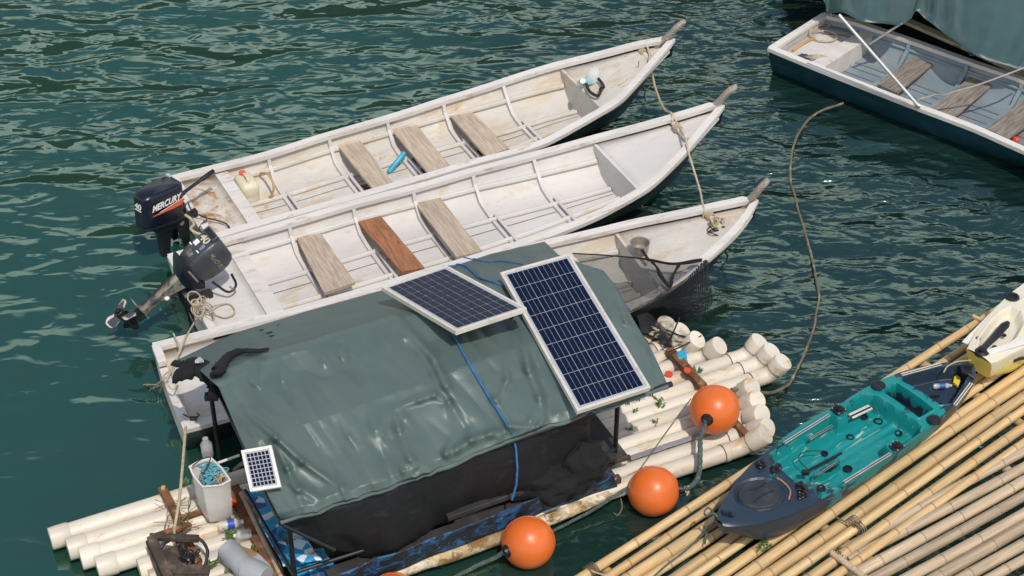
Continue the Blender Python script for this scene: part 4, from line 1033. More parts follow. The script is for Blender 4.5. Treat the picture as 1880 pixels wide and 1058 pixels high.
def kmat(name, ca, cb, cc, dots):
    t = NT(name); v = t.map((1, 1, 1)); a = t.n('Attribute', attribute_name='wear')
    n = t.noise(t.map((1.6, 2.2, 1.8)), 3.4, 6, .6, 1.8)
    k = t.ramp(t.math('ADD', a.outputs['Fac'], t.math('MULTIPLY', t.math('SUBTRACT', n, .31), 2.5)), .78, 1.02)
    t_ = k.node  # mask from attribute plus noise
    c = t.mix(k, ca, cb)
    n2 = t.noise(t.map((.8, 3.5, 2), (5, 5, 5)), 4.5, 6, .6, 1.5)
    pale = t.math('MULTIPLY', t.ramp(n2, .585, .66), t.ramp(a.outputs['Fac'], .75, .95))
    c = t.mix(pale, c, cc)
    c = t.mix(t.ramp(t.noise(v, 26, 6, .7), .62, .78, 0, .5), c, dots)
    return t.fin(c, .38, t.bump(t.noise(v, 90, 3), .12, .003))
M_kayak = kmat('teal_navy_moulded_plastic', (.018, .034, .055), (.004, .215, .215), (.32, .44, .34), (.010, .05, .065))
M_kayaky = kmat('cream_yellow_moulded_plastic', (.74, .62, .13), (.66, .62, .50), (.70, .68, .60), (.48, .42, .30))
ZAf = lambda *p: [(1280+x/2.415, 620+y/2.415) for x, y in p]
ZBf = lambda *p: [(1580+x/4.407, 500+y/4.407) for x, y in p]
KZ = .40
F = ZAf((82, 808), (90, 768), (130, 700), (180, 625), (240, 560), (330, 487), (400, 430), (480, 375), (560, 330), (640, 288), (720, 238), (800, 193), (900, 153), (980, 131), (1080, 112), (1160, 106), (1205, 112), (1228, 128))
N = ZAf((86, 818), (110, 838), (180, 838), (260, 830), (400, 793), (500, 748), (600, 692), (700, 622), (840, 522), (940, 455), (1040, 385), (1100, 332), (1150, 280), (1200, 226), (1238, 178), (1232, 135))
tmp = {}; DARK = []
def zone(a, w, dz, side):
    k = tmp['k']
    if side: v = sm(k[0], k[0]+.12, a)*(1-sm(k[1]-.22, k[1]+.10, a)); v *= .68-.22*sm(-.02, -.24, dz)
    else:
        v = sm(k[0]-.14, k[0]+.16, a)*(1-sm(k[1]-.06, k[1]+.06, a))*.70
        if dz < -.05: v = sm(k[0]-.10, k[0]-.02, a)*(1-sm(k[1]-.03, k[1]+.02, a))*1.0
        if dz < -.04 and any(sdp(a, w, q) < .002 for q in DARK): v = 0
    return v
s_ = P(1317, 958, KZ); e_ = (P(1790, 684, KZ)-s_); e_.z = 0; e_.normalize()
tmp['k'] = ((P(1435, 850, KZ)-s_).dot(e_), (P(1700, 728, KZ)-s_).dot(e_))
cockpit = ZAf((335, 535), (360, 490), (470, 415), (585, 345), (630, 372), (672, 350), (655, 312), (735, 258), (775, 262), (985, 395), (975, 425), (905, 468), (862, 452), (825, 478), (842, 508), (735, 585), (640, 648), (600, 664), (520, 650), (430, 640), (385, 600))
well = ZAf((825, 250), (868, 218), (1045, 318), (985, 357))
tank = ZAf((905, 192), (960, 165), (1080, 140), (1180, 133), (1205, 150), (1170, 215), (1120, 290), (1075, 298), (1000, 250))
slot = ZAf((85+20, 768), (135, 778), (165, 798), (150, 805), (112, 795))
capo = [(577+28*math.cos(a)*2.6, 552+18*math.sin(a)) for a in [k*.35 for k in range(18)]]
def rot(p, c, an): return (c[0]+(p[0]-c[0])*math.cos(an)-(p[1]-c[1])*math.sin(an), c[1]+(p[0]-c[0])*math.sin(an)+(p[1]-c[1])*math.cos(an))
capo = [rot(p, (577, 552), -.52) for p in capo]
ribs_ = lambda a, b: .006*math.sin(b*85)*sm(.2, .0, abs(b))+.010*max(0, math.sin(a*26))*(1 if abs(b) > .07 else .2)
cap2 = [(577+(x-577)*.78, 552+(y-552)*.66) for x, y in capo]
ell = [rot((275+118*math.cos(k*.27), 700+72*math.sin(k*.27)), (275, 700), .03) for k in range(23)]
ell2 = [rot((275+108*math.cos(k*.27), 700+64*math.sin(k*.27)), (275, 700), .03) for k in range(23)]
kf = lambda pts: ZAf(*pts)
ky0 = lambda poly: [((P(x, y, KZ)-s0_).dot(e0_), (P(x, y, KZ)-s0_).dot(n0_)) for x, y in poly]
s0_ = (P(*F[0], KZ)+P(*N[0], KZ))/2; e0_ = (P(*F[-1], KZ)+P(*N[-1], KZ))/2-s0_; e0_.z = 0; e0_.normalize(); n0_ = Vector((-e0_.y, e0_.x, 0))
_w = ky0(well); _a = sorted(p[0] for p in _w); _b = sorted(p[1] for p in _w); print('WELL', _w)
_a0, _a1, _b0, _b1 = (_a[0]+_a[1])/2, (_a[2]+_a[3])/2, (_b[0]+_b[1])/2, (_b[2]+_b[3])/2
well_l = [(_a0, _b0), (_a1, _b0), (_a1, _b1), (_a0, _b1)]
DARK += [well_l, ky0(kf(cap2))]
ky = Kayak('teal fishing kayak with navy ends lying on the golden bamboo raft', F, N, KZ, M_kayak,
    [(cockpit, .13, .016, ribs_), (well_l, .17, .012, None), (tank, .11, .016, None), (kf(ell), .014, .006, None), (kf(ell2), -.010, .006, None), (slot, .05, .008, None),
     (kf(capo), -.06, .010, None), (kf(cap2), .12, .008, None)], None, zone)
def kz(x, y):
    a, b = ky.loc(ZA(x, y, KZ)); f1, n1 = itp3(ky.F, a), itp3(ky.N, a); return ky.top(a, b, 2*(b-n1)/(f1-n1+1e-6)-1)
def KP(x, y, off=0, dz=0):   # point on the kayak's own surface
    p = ZA(x, y, KZ+dz); return p+Vector((0, 0, off))
# hatch lid with curved grip marks
m = MB(); c0 = ZA(275, 700, KZ); rows = []
for r_, z in ((0, .022), (.6, .021), (.90, .018), (.97, .008), (1.0, -.004)):
    rows.append([ZA(275+(x-275)*max(r_, .002), 700+(y-700)*max(r_, .002), KZ+.012)+Vector((0, 0, z-.004)) for x, y in [rot((275+102*math.cos(k*.2094), 700+60*math.sin(k*.2094)), (275, 700), .03) for k in range(30)]])
m.grid(rows, True); lid = m.build('hatch_lid', mat('charcoal_lid_rubber', (.022, .030, .036), .6, .3, 5, dirt=(.05, .06, .06)), ky.root)
m = MB(); rope(m, [KP(248, 745, .03), KP(285, 715, .033), KP(340, 690, .03)], .003, 8, 5); rope(m, [KP(225, 690, .03), KP(270, 680, .033), KP(305, 655, .03)], .003, 8, 5); m.build('grip_ridge', M_black, lid)
# orange worn hinge beside the hatch
m = MB(); rope(m, [KP(352, 636, .028), KP(380, 655, .03), KP(410, 690, .028), KP(405, 730, .026)], .006, 6, 6); m.build('lid_leash', mat('tan_leash', (.45, .22, .12), .7), ky.root)
# dark bottoms of the wells
def patch(poly, dz, nm, mt, par): m = MB(); m.prism([ZA(x, y, KZ)+Vector((0, 0, dz)) for x, y in poly][::-1], (0, 0, -.004)); return m.build(nm, mt, par, smooth=False)
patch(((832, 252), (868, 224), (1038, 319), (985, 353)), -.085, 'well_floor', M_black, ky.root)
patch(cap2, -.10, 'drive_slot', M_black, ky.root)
# rails
def rail(a, b, wd, z0, nm='gear_rail', mt=M_alu, ht=.012):
    m = MB(); m.beam(ZA(*a, KZ+z0), ZA(*b, KZ+z0), wd, ht); r_ = m.build(nm, mt, ky.root, bevel=.002)
    m = MB(); m.beam(ZA(*a, KZ+z0+ht*.6), ZA(*b, KZ+z0+ht*.6), wd*.25, .003); m.build('rail_slot', M_black, r_)
rail((385, 468), (585, 343), .022, .024); rail((650, 642), (857, 514), .022, .024)
rail((498, 452), (600, 390), .018, -.05, 'inner_rail', M_steel); rail((530, 612), (622, 552), .014, -.02, 'inner_rail', M_steel)
rail((905, 165), (1080, 117), .024, .020, mt=M_frame); rail((1142, 300), (1215, 203), .024, .020, mt=M_frame)
rail((680, 350), (768, 308), .05, -.035, 'foam_pad', M_frame)
for x, y in ((627, 320), (887, 482)):
    m = MB(); ax = Matrix.Rotation(math.atan2(ky.e.y, ky.e.x), 3, 'Z'); c = ZA(x, y, KZ+.022); m.box(c, (.085, .085, .016), ax); q = m.build('mount_plate', M_black, ky.root, bevel=.008)
    m = MB(); m.lathe(c, (0, 0, 1), [(.008, .028), (.022, .028), (.024, .012), (.034, .010), (.036, 0)], 14); m.build('mount_knob', M_black, q)
    m = MB()
    for sx, sy in ((-1, -1), (1, -1), (1, 1), (-1, 1)): m.lathe(c+ax@Vector((sx*.032, sy*.032, .008)), (0, 0, 1), [(0, .005), (.004, .004), (.005, 0)], 8)
    m.build('screw', M_alu, q)
m = MB(); m.tube([ZA(627, 318, KZ+.05), ZA(606, 282, KZ+.07)], .004, 6); m.build('mount_pin', M_black, ky.root)
for x, y, rx in ((803, 215, .052), (1050, 367, .05)):
    m = MB(); m.lathe(ZA(x, y, KZ+.012), (0, 0, 1), [(0, rx), (.012, rx*.97), (.016, rx*.8), (.013, rx*.5), (.014, 0)], 24); m.build('rod_holder', M_black, ky.root)
for x, y, rr, dz in ((742, 352, .022, -.10), (803, 372, .028, -.11), (678, 442, .024, -.11), (893, 425, .024, -.11), (668, 582, .028, -.105), (565, 515, .022, -.10), (550, 668, .026, .014), (990, 255, .024, -.09), (1075, 303, .030, .0)):
    m = MB(); m.lathe(ZA(x, y, KZ+dz), (0, 0, 1), [(0, rr*1.2), (.006, rr*1.15), (.007, rr*.85), (-.004, rr*.8), (-.006, 0)], 18); m.build('scupper', M_black, ky.root)
for cx, cy in ((285, 565), (345, 590), (455, 662), (466, 698)):   # black deck fittings
    m = MB(); rnd = random.Random(cx)
    for k in range(5):
        x, y = cx+rnd.uniform(-20, 20), cy+rnd.uniform(-16, 16); m.lathe(ZA(x, y, KZ+.012), (0, 0, 1), [(0, .016), (.01, .016), (.014, .010), (.030, .011), (.034, 0)], 12)
    m.box(ZA(cx, cy, KZ+.02), (.06, .03, .012)); m.build('deck_fitting', M_black, ky.root)
# shock cord, seat strap, bow handle
m = MB(); rope(m, [KP(495, 600, .02, -.05), KP(455, 560, .02, -.05), KP(452, 530, .02, -.03), KP(490, 513, .02, -.04), KP(560, 512, .02, -.05)], .0035, 8, 6); m.build('shock_cord', M_black, ky.root)
m = MB(); m.tube([KP(478, 596, 0, -.03), KP(640, 512, 0, -.03)], .010, 8); m.box(KP(480, 598, 0, -.03), (.05, .03, .03)); m.build('drive_lever', M_black, ky.root)
m = MB(); rope(m, [ZA(1092, 155, KZ+.03), ZA(1110, 128, KZ+.05), ZA(1150, 108, KZ+.05), ZA(1215, 100, KZ+.04)], .005, 8, 6); m.build('stern_strap', mat('faded_yellow_strap', (.42, .40, .20), .7), ky.root)
m = MB(); m.tube([ZA(1165, 128, KZ+.02), ZA(1200, 118, KZ+.05), ZA(1222, 122, KZ+.05), ZA(1215, 140, KZ+.02)], .012, 8); m.tube([ZA(1175, 150, KZ+.02), ZA(1205, 165, KZ+.04), ZA(1228, 180, KZ+.02)], .012, 8)
m.box(ZA(1190, 145, KZ+.02), (.07, .09, .03)); m.build('rudder_bracket', M_black, ky.root)
m = MB(); rope(m, [KP(1010, 285, .01, -.09), KP(1040, 268, .02, -.09), KP(1072, 262, .01, -.09)], .012, 6, 6); m.build('webbing', M_black, ky.root)
m = MB(); rope(m, [ZA(95, 800, .40), ZA(72, 780, .42), ZA(40, 790, .38), ZA(32, 772, .37), ZA(50, 755, .38), ZA(70, 775, .40), ZA(80, 800, .38), ZA(70, 825, .30), ZA(30, 860, .2), ZA(0, 905, .16)], .006, 8, 6)
rope(m, [ZA(72, 825, .32), ZA(45, 845, .22), ZA(40, 880, .17), ZA(34, 915, .16)], .007, 8, 6); tag(m.build('bow_line', M_ropegreen), 'dark green knotted line tied to the bow of the teal kayak', 'rope')
rp('rope', [ZC(1120, 490, .2), ZC(1040, 560, .155), ZC(960, 640, .155), ZC(880, 710, .155), ZC(760, 800, .155), ZC(660, 890, .15), ZC(600, 950, .15)], .007, M_ropegreen, 'grey rope lying along the golden bamboo from the kayak bow to the bottom edge')
m = MB(); a, b = ZA(1048, 216, .34), ZA(1130, 212, .34); m.tube([a, a.lerp(b, .15), a.lerp(b, .3), a.lerp(b, .75), a.lerp(b, .9), b], [.018, .020, .018, .020, .010, .010], 12)
tag(m.build('water_bottle', M_clear), 'small clear drink bottle lying in the stern well of the teal kayak', 'bottle')
m = MB(); m.tube([a.lerp(b, .3), a.lerp(b, .62)], .0205, 12, caps=False); tag(m.build('bottle_label', mat('blue_bottle_label', (.03, .12, .38), .5)), 'blue wrapper round the bottle in the teal kayak', 'wrapper')
m = MB(); m.prism([ZA(*q, .345) for q in ((1138, 172), (1152, 163), (1172, 178), (1158, 212), (1135, 195))][::-1], (0, 0, -.03)); tag(m.build('sponge', M_yellow, bevel=.006), 'yellow sponge scrap in the dark stern well of the teal kayak', 'sponge')
# pale kayak
F = ZBf((868, 610), (880, 575), (935, 480), (1010, 390), (1100, 280), (1200, 180), (1322, 88), (1600, -100), (2000, -330), (2400, -520), (2700, -570))
N = ZBf((872, 650), (905, 690), (960, 705), (1050, 745), (1120, 720), (1200, 672), (1322, 612), (1600, 430), (2000, 110), (2400, -230), (2700, -550))
pit1 = ZBf((985, 520), (1050, 420), (1130, 335), (1210, 300), (1270, 330), (1300, 430), (1240, 540), (1120, 620), (1010, 640), (960, 590))
pit2 = ZBf((1300, 250), (1400, 180), (1700, 60), (1900, 160), (1700, 320), (1420, 400), (1310, 330))
def zoney(a, w, dz, side):
    if side: return .75-.9*sm(-.04, -.20, dz)
    return .8 if dz > -.05 else .95
DARK.clear()
ky2 = Kayak('cream and yellow kayak poking in at the right edge on the bamboo', F, N, .42, M_kayaky, [(pit1, .07, .022, None), (pit2, .12, .02, None)], None, zoney, nu=150, nv=60, rocker=(.08, .1))
m = MB(); c = cr([ZB(975, 655, .44), ZB(1010, 600, .44), ZB(1080, 530, .43), ZB(1150, 450, .43), ZB(1195, 400, .44)], 6); n = len(c)
m.tube(c, [itp([(0, .02), (.2, .022), (.5, .030), (.85, .034), (1, .015)], i/(n-1)) for i in range(n)], 10, oval=.35); m.build('rudder_blade', M_black, ky2.root)
m = MB(); m.lathe(ZB(978, 658, .42), (0, 0, 1), [(0, .055), (.02, .05), (.03, .03), (.05, .032), (.055, 0)], 18); m.build('rudder_knob', M_black, ky2.root)
m = MB(); m.beam(ZB(1030, 650, .44), ZB(1460, 520, .44), .05, .015); m.build('side_strip', M_white, ky2.root, bevel=.003)
m = MB(); m.lathe(ZB(1228, 203, .43), (0, 0, 1), [(0, .055), (.012, .05), (.013, .035), (.0, .03), (-.002, 0)], 20); m.build('rod_holder', M_black, ky2.root)
m = MB(); m.tube([ZB(1240, 718, .33), ZB(1290, 700, .33), ZB(1350, 690, .33)], .012, 8); m.build('side_handle', M_black, ky2.root)
for x, y in ((950, 535), (1160, 510), (1085, 605)):
    m = MB(); m.lathe(ZB(x, y, .40 if x > 1000 else .425), (0, 0, 1), [(0, .02), (.004, .018), (.005, .012), (-.002, 0)], 14); m.build('scupper', M_black, ky2.root)
m = MB(); m.prism([ZB(*q, .40) for q in ((820, 560), (868, 578), (1162, 285), (1112, 262))][::-1], (0, 0, -.012)); tag(m.build('white_board', M_white, bevel=.003), 'white plastic board lying under the bow of the cream kayak', 'board')

# ---------------------------------------------------------------- outboard motors
ZO = -.12
def text_mesh(body, size, shear=0, bold=0):
    cu = bpy.data.curves.new('lettering', 'FONT'); cu.body = body; cu.size = size; cu.shear = shear; cu.offset = bold; cu.extrude = .0008; cu.align_x = 'LEFT'
    ob = bpy.data.objects.new('lettering', cu); COL.objects.link(ob); dg = bpy.context.evaluated_depsgraph_get(); me = bpy.data.meshes.new_from_object(ob.evaluated_get(dg))
    v = [x.co.copy() for x in me.vertices]; f = [tuple(p.vertices) for p in me.polygons]; bpy.data.objects.remove(ob); return v, f
def motor(label, piv, heading, tilt, style, roll=0):
    t = thing('outboard_motor', label, 'outboard motor', piv, heading, 'outboard motors on the white longboats')
    H = Matrix.Translation(piv)@Matrix.Rotation(heading, 4, 'Z'); T = H@Matrix.Rotation(R(roll), 4, 'X')@Matrix.Rotation(tilt, 4, 'Y')
    def X(p): return T@Vector(p)
    def XS(ps): return [X(p) for p in ps]
    if style == 1: prof = [(-.475, .050), (-.455, .075), (-.43, .090), (-.30, .108), (-.15, .110), (-.10, .095), (-.075, .06)]; lev = [(.055, .90, 0), (.07, .97, 0), (.20, 1.0, 0), (.300, 1.0, 0), (.335, .99, 0), (.352, .93, .01), (.362, .80, .015), (.366, .0, .02)]
    else: prof = [(-.385, .080), (-.375, .100), (-.34, .122), (-.27, .132), (-.18, .128), (-.12, .105), (-.09, .06)]; lev = [(.02, .55, 0), (.045, .72, 0), (.08, .86, 0), (.15, .97, 0), (.24, 1.0, 0), (.30, .97, 0), (.345, .88, .0), (.37, .70, .0), (.378, .0, .0)]
    cx = -.27
    def ring(sc, z, sh, n=1):
        pl = [(cx+(x-cx)*sc+sh, y*sc) for x, y in prof]; return [X((x, y, z)) for x, y in pl]+[X((x, -y, z)) for x, y in pl[::-1]]
    m = MB(); m.grid([ring(max(s_, .01), z, sh) for z, s_, sh in lev], True, True)
    cowl = m.build('cowl', M_motor if style == 1 else M_motor2, t, sharp=28, bevel=.006)
    m = MB(); m.grid([ring(.985, .048, 0), ring(1.03, .050, 0), ring(1.03, .066, 0), ring(.98, .068, 0)] if style == 1 else [ring(.66, .030, 0), ring(.80, .032, 0), ring(.80, .046, 0), ring(.7, .048, 0)], True, True)
    m.build('cowl_seam', M_gear if style == 2 else M_black, cowl)
    # pan and midsection
    def sect(z, x0, x1, hw): return XS([(x0, -hw*.5, z), (x0+.02, -hw, z), (x1-.02, -hw, z), (x1, -hw*.5, z), (x1, hw*.5, z), (x1-.02, hw, z), (x0+.02, hw, z), (x0, hw*.5, z)])
    m = MB(); rows = [sect(.06, -.44, -.09, .10), sect(.02, -.40, -.09, .095), sect(-.03, -.34, -.12, .07), sect(-.06, -.30, -.15, .05)]; m.grid(rows, True, False); m.add(rows[-1], [tuple(range(8))[::-1]]); m.build('lower_pan', M_motor, t, sharp=35)
    m = MB(); rows = [sect(-.04, -.31, -.15, .048), sect(-.18, -.285, -.18, .033), sect(-.36, -.265, -.19, .026), sect(-.42, -.275, -.18, .030)]; m.grid(rows, True, False)
    m.build('midsection', M_gear if style == 2 else M_black, t, sharp=35)
    if style == 2:
        m = MB(); m.grid([XS([(-.318, -.010, -.05), (-.318, .010, -.05)]), XS([(-.282, -.008, -.40), (-.282, .008, -.40)])]); m.build('midsection_groove', M_black, t, smooth=False)
    m = MB(); m.prism(XS([(-.36, -.055, -.42), (-.16, -.035, -.42), (-.13, 0, -.42), (-.16, .035, -.42), (-.36, .055, -.42)]), X((0, 0, -.428))-X((0, 0, -.42))); m.build('cavitation_plate', M_gear, t, smooth=False)
    m = MB(); rows = [sect(-.425, -.28, -.165, .026), sect(-.50, -.27, -.17, .020)]; m.grid(rows, True, False)
    m.lathe(X((-.12, 0, -.54)), X((-1, 0, 0))-X((0, 0, 0)), [(0, .002), (.02, .022), (.06, .036), (.14, .040), (.20, .034)], 16)
    m.prism(XS([(-.27, -.005, -.56), (-.17, -.005, -.56), (-.21, -.005, -.61), (-.24, -.005, -.61)]), X((0, .01, 0))-X((0, 0, 0)))
    m.build('gearcase', M_black, t, sharp=35)
    ax = X((-1, 0, 0))-X((0, 0, 0)); pc = X((-.33, 0, -.555)); uu = X((0, 1, 0))-X((0, 0, 0)); vv = X((0, 0, 1))-X((0, 0, 0))
    m = MB(); m.lathe(pc, ax, [(-.03, .034), (.0, .036), (.045, .034), (.05, .026), (.04, .024), (.03, .012), (.055, .012), (.06, 0)], 18); prop = m.build('propeller', M_black, t)
    for k in range(3):
        a0 = 2*math.pi*k/3+.5; m = MB(); rows = []; edge = []
        for i in range(9):
            r_ = lerp(.028, .132, i/8); half = [.30, .42, .52, .58, .60, .57, .50, .36, .12][i]; row = []
            for j in range(9):
                a = a0+half*1.25*(j/4-1)*(.9 if r_ > .06 else 1.4)*(.9); row.append(pc+(uu*math.cos(a)+vv*math.sin(a))*r_+ax*(.016*(j/4-1)+.006))
            rows.append(row)
        m.grid(rows); bl = m.build('blade', M_black if style == 1 else M_motor2, prop, solid=.005, sharp=80)
        if style == 2:
            m = MB(); m.grid([[rows[i][6]+ax*.005, rows[i][7]+ax*.005, rows[i][8]+ax*.004] for i in range(2, 9)]); m.grid([[p+ax*.005 for p in rows[7]], [p+ax*.005 for p in rows[8]]]); m.build('worn_edge', mat('worn_blade_paint', (.58, .48, .44), .6), prop, solid=.003, sharp=80)
    # clamp bracket on the transom, upright with the boat
    def XH(p): return H@Vector(p)
    for sg in (-1, 1):
        m = MB(); m.prism([XH((-.16, sg*.075, .05)), XH((.05, sg*.075, .06)), XH((.07, sg*.075, .02)), XH((.065, sg*.075, -.12)), XH((.035, sg*.075, -.12)), XH((.03, sg*.075, .0)), XH((-.03, sg*.075, -.02)), XH((-.05, sg*.075, -.26)), XH((-.10, sg*.075, -.26)), XH((-.16, sg*.075, -.02))], XH((0, .016, 0))-XH((0, 0, 0)))
        br = m.build('clamp_bracket', M_black, t, smooth=False, bevel=.003)
        m = MB(); m.tube([XH((.06, sg*.08, -.05)), XH((.12, sg*.08, -.05))], .008, 8); m.tube([XH((.12, sg*.08-.03, -.04)), XH((.12, sg*.08+.03, -.06))], .006, 8); m.build('clamp_screw', M_gear, br)
    m = MB(); m.tube([XH((-.11, -.085, .0)), XH((-.11, .085, .0))], .022, 12); m.build('swivel_tube', M_gear, t)
    if style == 1:
        m = MB(); m.tube([X((-.12, .03, .12)), X((-.02, .03, .16)), X((.02, .03, .18))], [.022, .02, .016], 10); m.tube([X((.02, .03, .18)), X((.20, .035, .22)), X((.22, .035, .224)), X((.34, .038, .25))], [.015, .014, .021, .020], 12); m.build('tiller_arm', M_motor, t)
        v, f = text_mesh('MERCURY', .078, .25, .0022); m = MB()
        o = Vector((-.428, -.1125, .232)); wx = max(p.x for p in v); k = .300/wx
        m.add([X((o.x+p.x*k, o.y+(-.0025-p.z)+.0*p.x, o.z+p.y*1.0+p.x*k*.04)) for p in v], f)
        m.v = [p for p in m.v]; m.build('lettering', M_decal, cowl, smooth=False)
        m = MB(); q = [(-.43, .190), (-.34, .204), (-.22, .226), (-.115, .243), (-.098, .225), (-.13, .190), (-.22, .186), (-.34, .186)]
        m.prism([X((x, -.1135-.0*x, z)) for x, z in q], X((0, -.002, 0))-X((0, 0, 0))); m.build('orange_flash', M_orange, cowl, smooth=False)
        m = MB(); m.prism([X((x, -.1162, z)) for x, z in ((-.36, .206), (-.22, .230), (-.115, .247), (-.115, .243), (-.22, .224), (-.34, .204))], X((0, -.001, 0))-X((0, 0, 0))); m.build('white_flash', M_decal, cowl, smooth=False)
        v, f = text_mesh('40', .072, .1, .002); wx = max(p.x for p in v)
        m = MB(); m.add([X((-.4775-p.z, .040-p.x*.08/wx, .235+p.y)) for p in v], f); m.box(X((-.478, 0, .222)), (.004, .075, .006), T.to_3x3()); m.build('lettering', M_decal, cowl, smooth=False)
        m = MB(); m.box(X((-.10, .07, .36)), (.03, .05, .03), T.to_3x3()); m.build('rear_catch', M_alu, cowl, bevel=.004)
        for sg in (-1, 1):
            m = MB(); m.box(X((-.15, sg*.108, .085)), (.05, .012, .03), T.to_3x3()); m.build('cowl_latch', M_black, cowl, bevel=.003)
    else:
        v, f = text_mesh('40', .085, .1, .002); wx = max(p.x for p in v)
        m = MB(); m.add([X((-.3885-p.z, .058-p.x*.115/wx, .262+p.y)) for p in v], f); m.build('lettering', mat('cream_lettering', (.70, .62, .48), .5), cowl, smooth=False)
        m = MB(); m.box(X((-.388, .035, .225)), (.004, .05, .045), T.to_3x3()); m.build('decal', M_decal, cowl, smooth=False)
        m = MB(); m.box(X((-.388, -.02, .215)), (.004, .05, .04), T.to_3x3()); m.build('decal', mat('maroon_decal', (.10, .05, .06), .5), cowl, smooth=False)
        m = MB(); m.box(X((-.388, -.055, .232)), (.004, .035, .05), T.to_3x3()); m.build('decal', mat('pale_blue_decal', (.20, .30, .38), .5), cowl, smooth=False)
        # raised carrying handle with a recess
        for (y0, y1, z0, z1) in ((-.075, .075, .352, .366), (-.075, .075, .305, .316), (-.085, -.070, .305, .366), (.070, .085, .305, .366)):
            m = MB(); m.box(X((-.385, (y0+y1)/2, (z0+z1)/2+.012)), (.03, y1-y0, z1-z0), T.to_3x3()); m.build('handle', M_motor2, cowl, bevel=.005)
        m = MB(); m.box(X((-.384, 0, .347)), (.012, .13, .04), T.to_3x3()); m.build('handle_recess', M_black, cowl)
        m = MB(); m.prism(XS([(-.375, -.045, .15), (-.355, -.03, .09), (-.34, .0, .07), (-.355, .03, .09), (-.375, .045, .15), (-.388, .0, .165)]), X((-.012, 0, 0))-X((0, 0, 0))); m.build('exhaust_cover', M_gear, cowl, smooth=False, bevel=.004)
        for y in (-.06, .065):
            m = MB(); m.box(X((-.388, y, .185)), (.006, .035, .010), T.to_3x3()); m.build('decal', M_decal, cowl, smooth=False)
        for z, y in ((-.16, .055), (-.22, -.055)):
            m = MB(); m.sphere(X((-.22, y, z)), .022, 12, 8, (1, 1, .7)); m.build('anode', M_white, t)
        m = MB(); rope(m, [X((-.10, -.10, .12)), X((.02, -.17, .16)), X((.03, -.16, .24)), X((-.06, -.13, .27))], .010, 8, 8); m.build('tiller_arm', M_black, t)
        m = MB(); v, f = text_mesh('MERCURY', .05, .2, .001); wx = max(p.x for p in v)
        m.add([X((-.35+p.x*.20/wx, -.1335-p.z, .23+p.y)) for p in v], f); m.build('lettering', M_gear, cowl, smooth=False)
    return X
pv1 = b1.at(-.06, -.05, b1.zr(0)-.03)
X1 = motor('upright black outboard with white lettering and a red stripe, hung on the farthest longboat', pv1, b1.ang+R(22), R(6), 1)
pv2 = b2.at(.09, .06, b2.zr(0)-.05)
X2 = motor('tilted up outboard with its propeller out of the water, hung on the middle longboat', pv2, b2.ang+R(6), R(64), 2)
rp('fuel_hose', [P(345, 372, .50), P(352, 386, .46), P(372, 398, .40), P(395, 404, .38), P(415, 411, .37), P(425, 424, .36)], .006, M_black, 'black fuel hose curling over the stained stern deck of the farthest longboat')
rp('cable', [P(380, 403, .37), P(368, 414, .37), P(367, 424, .37), P(378, 433, .37), P(386, 436, .37)], .005, M_black, 'short black cable end beside the fuel hose on the farthest longboat')
m = MB(); rope(m, [P(340, 395, .45), P(350, 402, .44), P(356, 412, .42), P(350, 420, .40), P(360, 428, .38), P(376, 432, .37)], .012, 6, 7); tag(m.build('rag', M_rope), 'dirty rag twisted round the clamp of the upright outboard', 'rag')
# yellow rope tangle by the tilted motor
rnd = random.Random(4); m = MB()
for k, (cx, cy, rx, ry, an, z) in enumerate(((357, 548, 14, 11, .8, .52), (372, 562, 22, 9, .4, .46), (366, 565, 10, 17, .2, .48), (380, 572, 20, 8, .9, .44), (370, 556, 12, 8, 1.8, .50), (362, 572, 8, 13, 2.4, .46))):
    pts = []
    for i in range(15):
        a = 2*math.pi*i/13+k; x, y = rx*math.cos(a), ry*math.sin(a); pts.append(P(cx+x*math.cos(an)-y*math.sin(an), cy+x*math.sin(an)+y*math.cos(an), z+.02*math.sin(a*2+k)))
    rope(m, pts, .0055, 5, 6)
rope(m, [P(385, 565, .44), P(402, 560, .37), P(420, 558, .36), P(430, 568, .36), P(428, 578, .36), P(412, 583, .36), P(396, 578, .36), P(388, 568, .42)], .0055, 8, 6)
rope(m, [P(375, 560, .46), P(358, 590, .36), P(338, 625, .47), P(325, 655, .44), P(308, 690, .44), P(298, 697, .40)], .007, 8, 6)
tag(m.build('rope', M_rope), 'pale yellow rope knotted round the clamp of the tilted outboard', 'rope')
m = MB()
for k in range(7):
    rope(m, [P(298, 698, .42), P(290+rnd.uniform(-4, 8), 706, .30), P(264+k*6, 706+rnd.uniform(0, 8)+k*1.5, .14), P(268+k*5, 722+rnd.uniform(-10, 15), .04)], .004, 6, 5)
tag(m.build('frayed_rope', M_rope), 'frayed loops of pale rope hanging off the stern of the nearest longboat', 'rope')

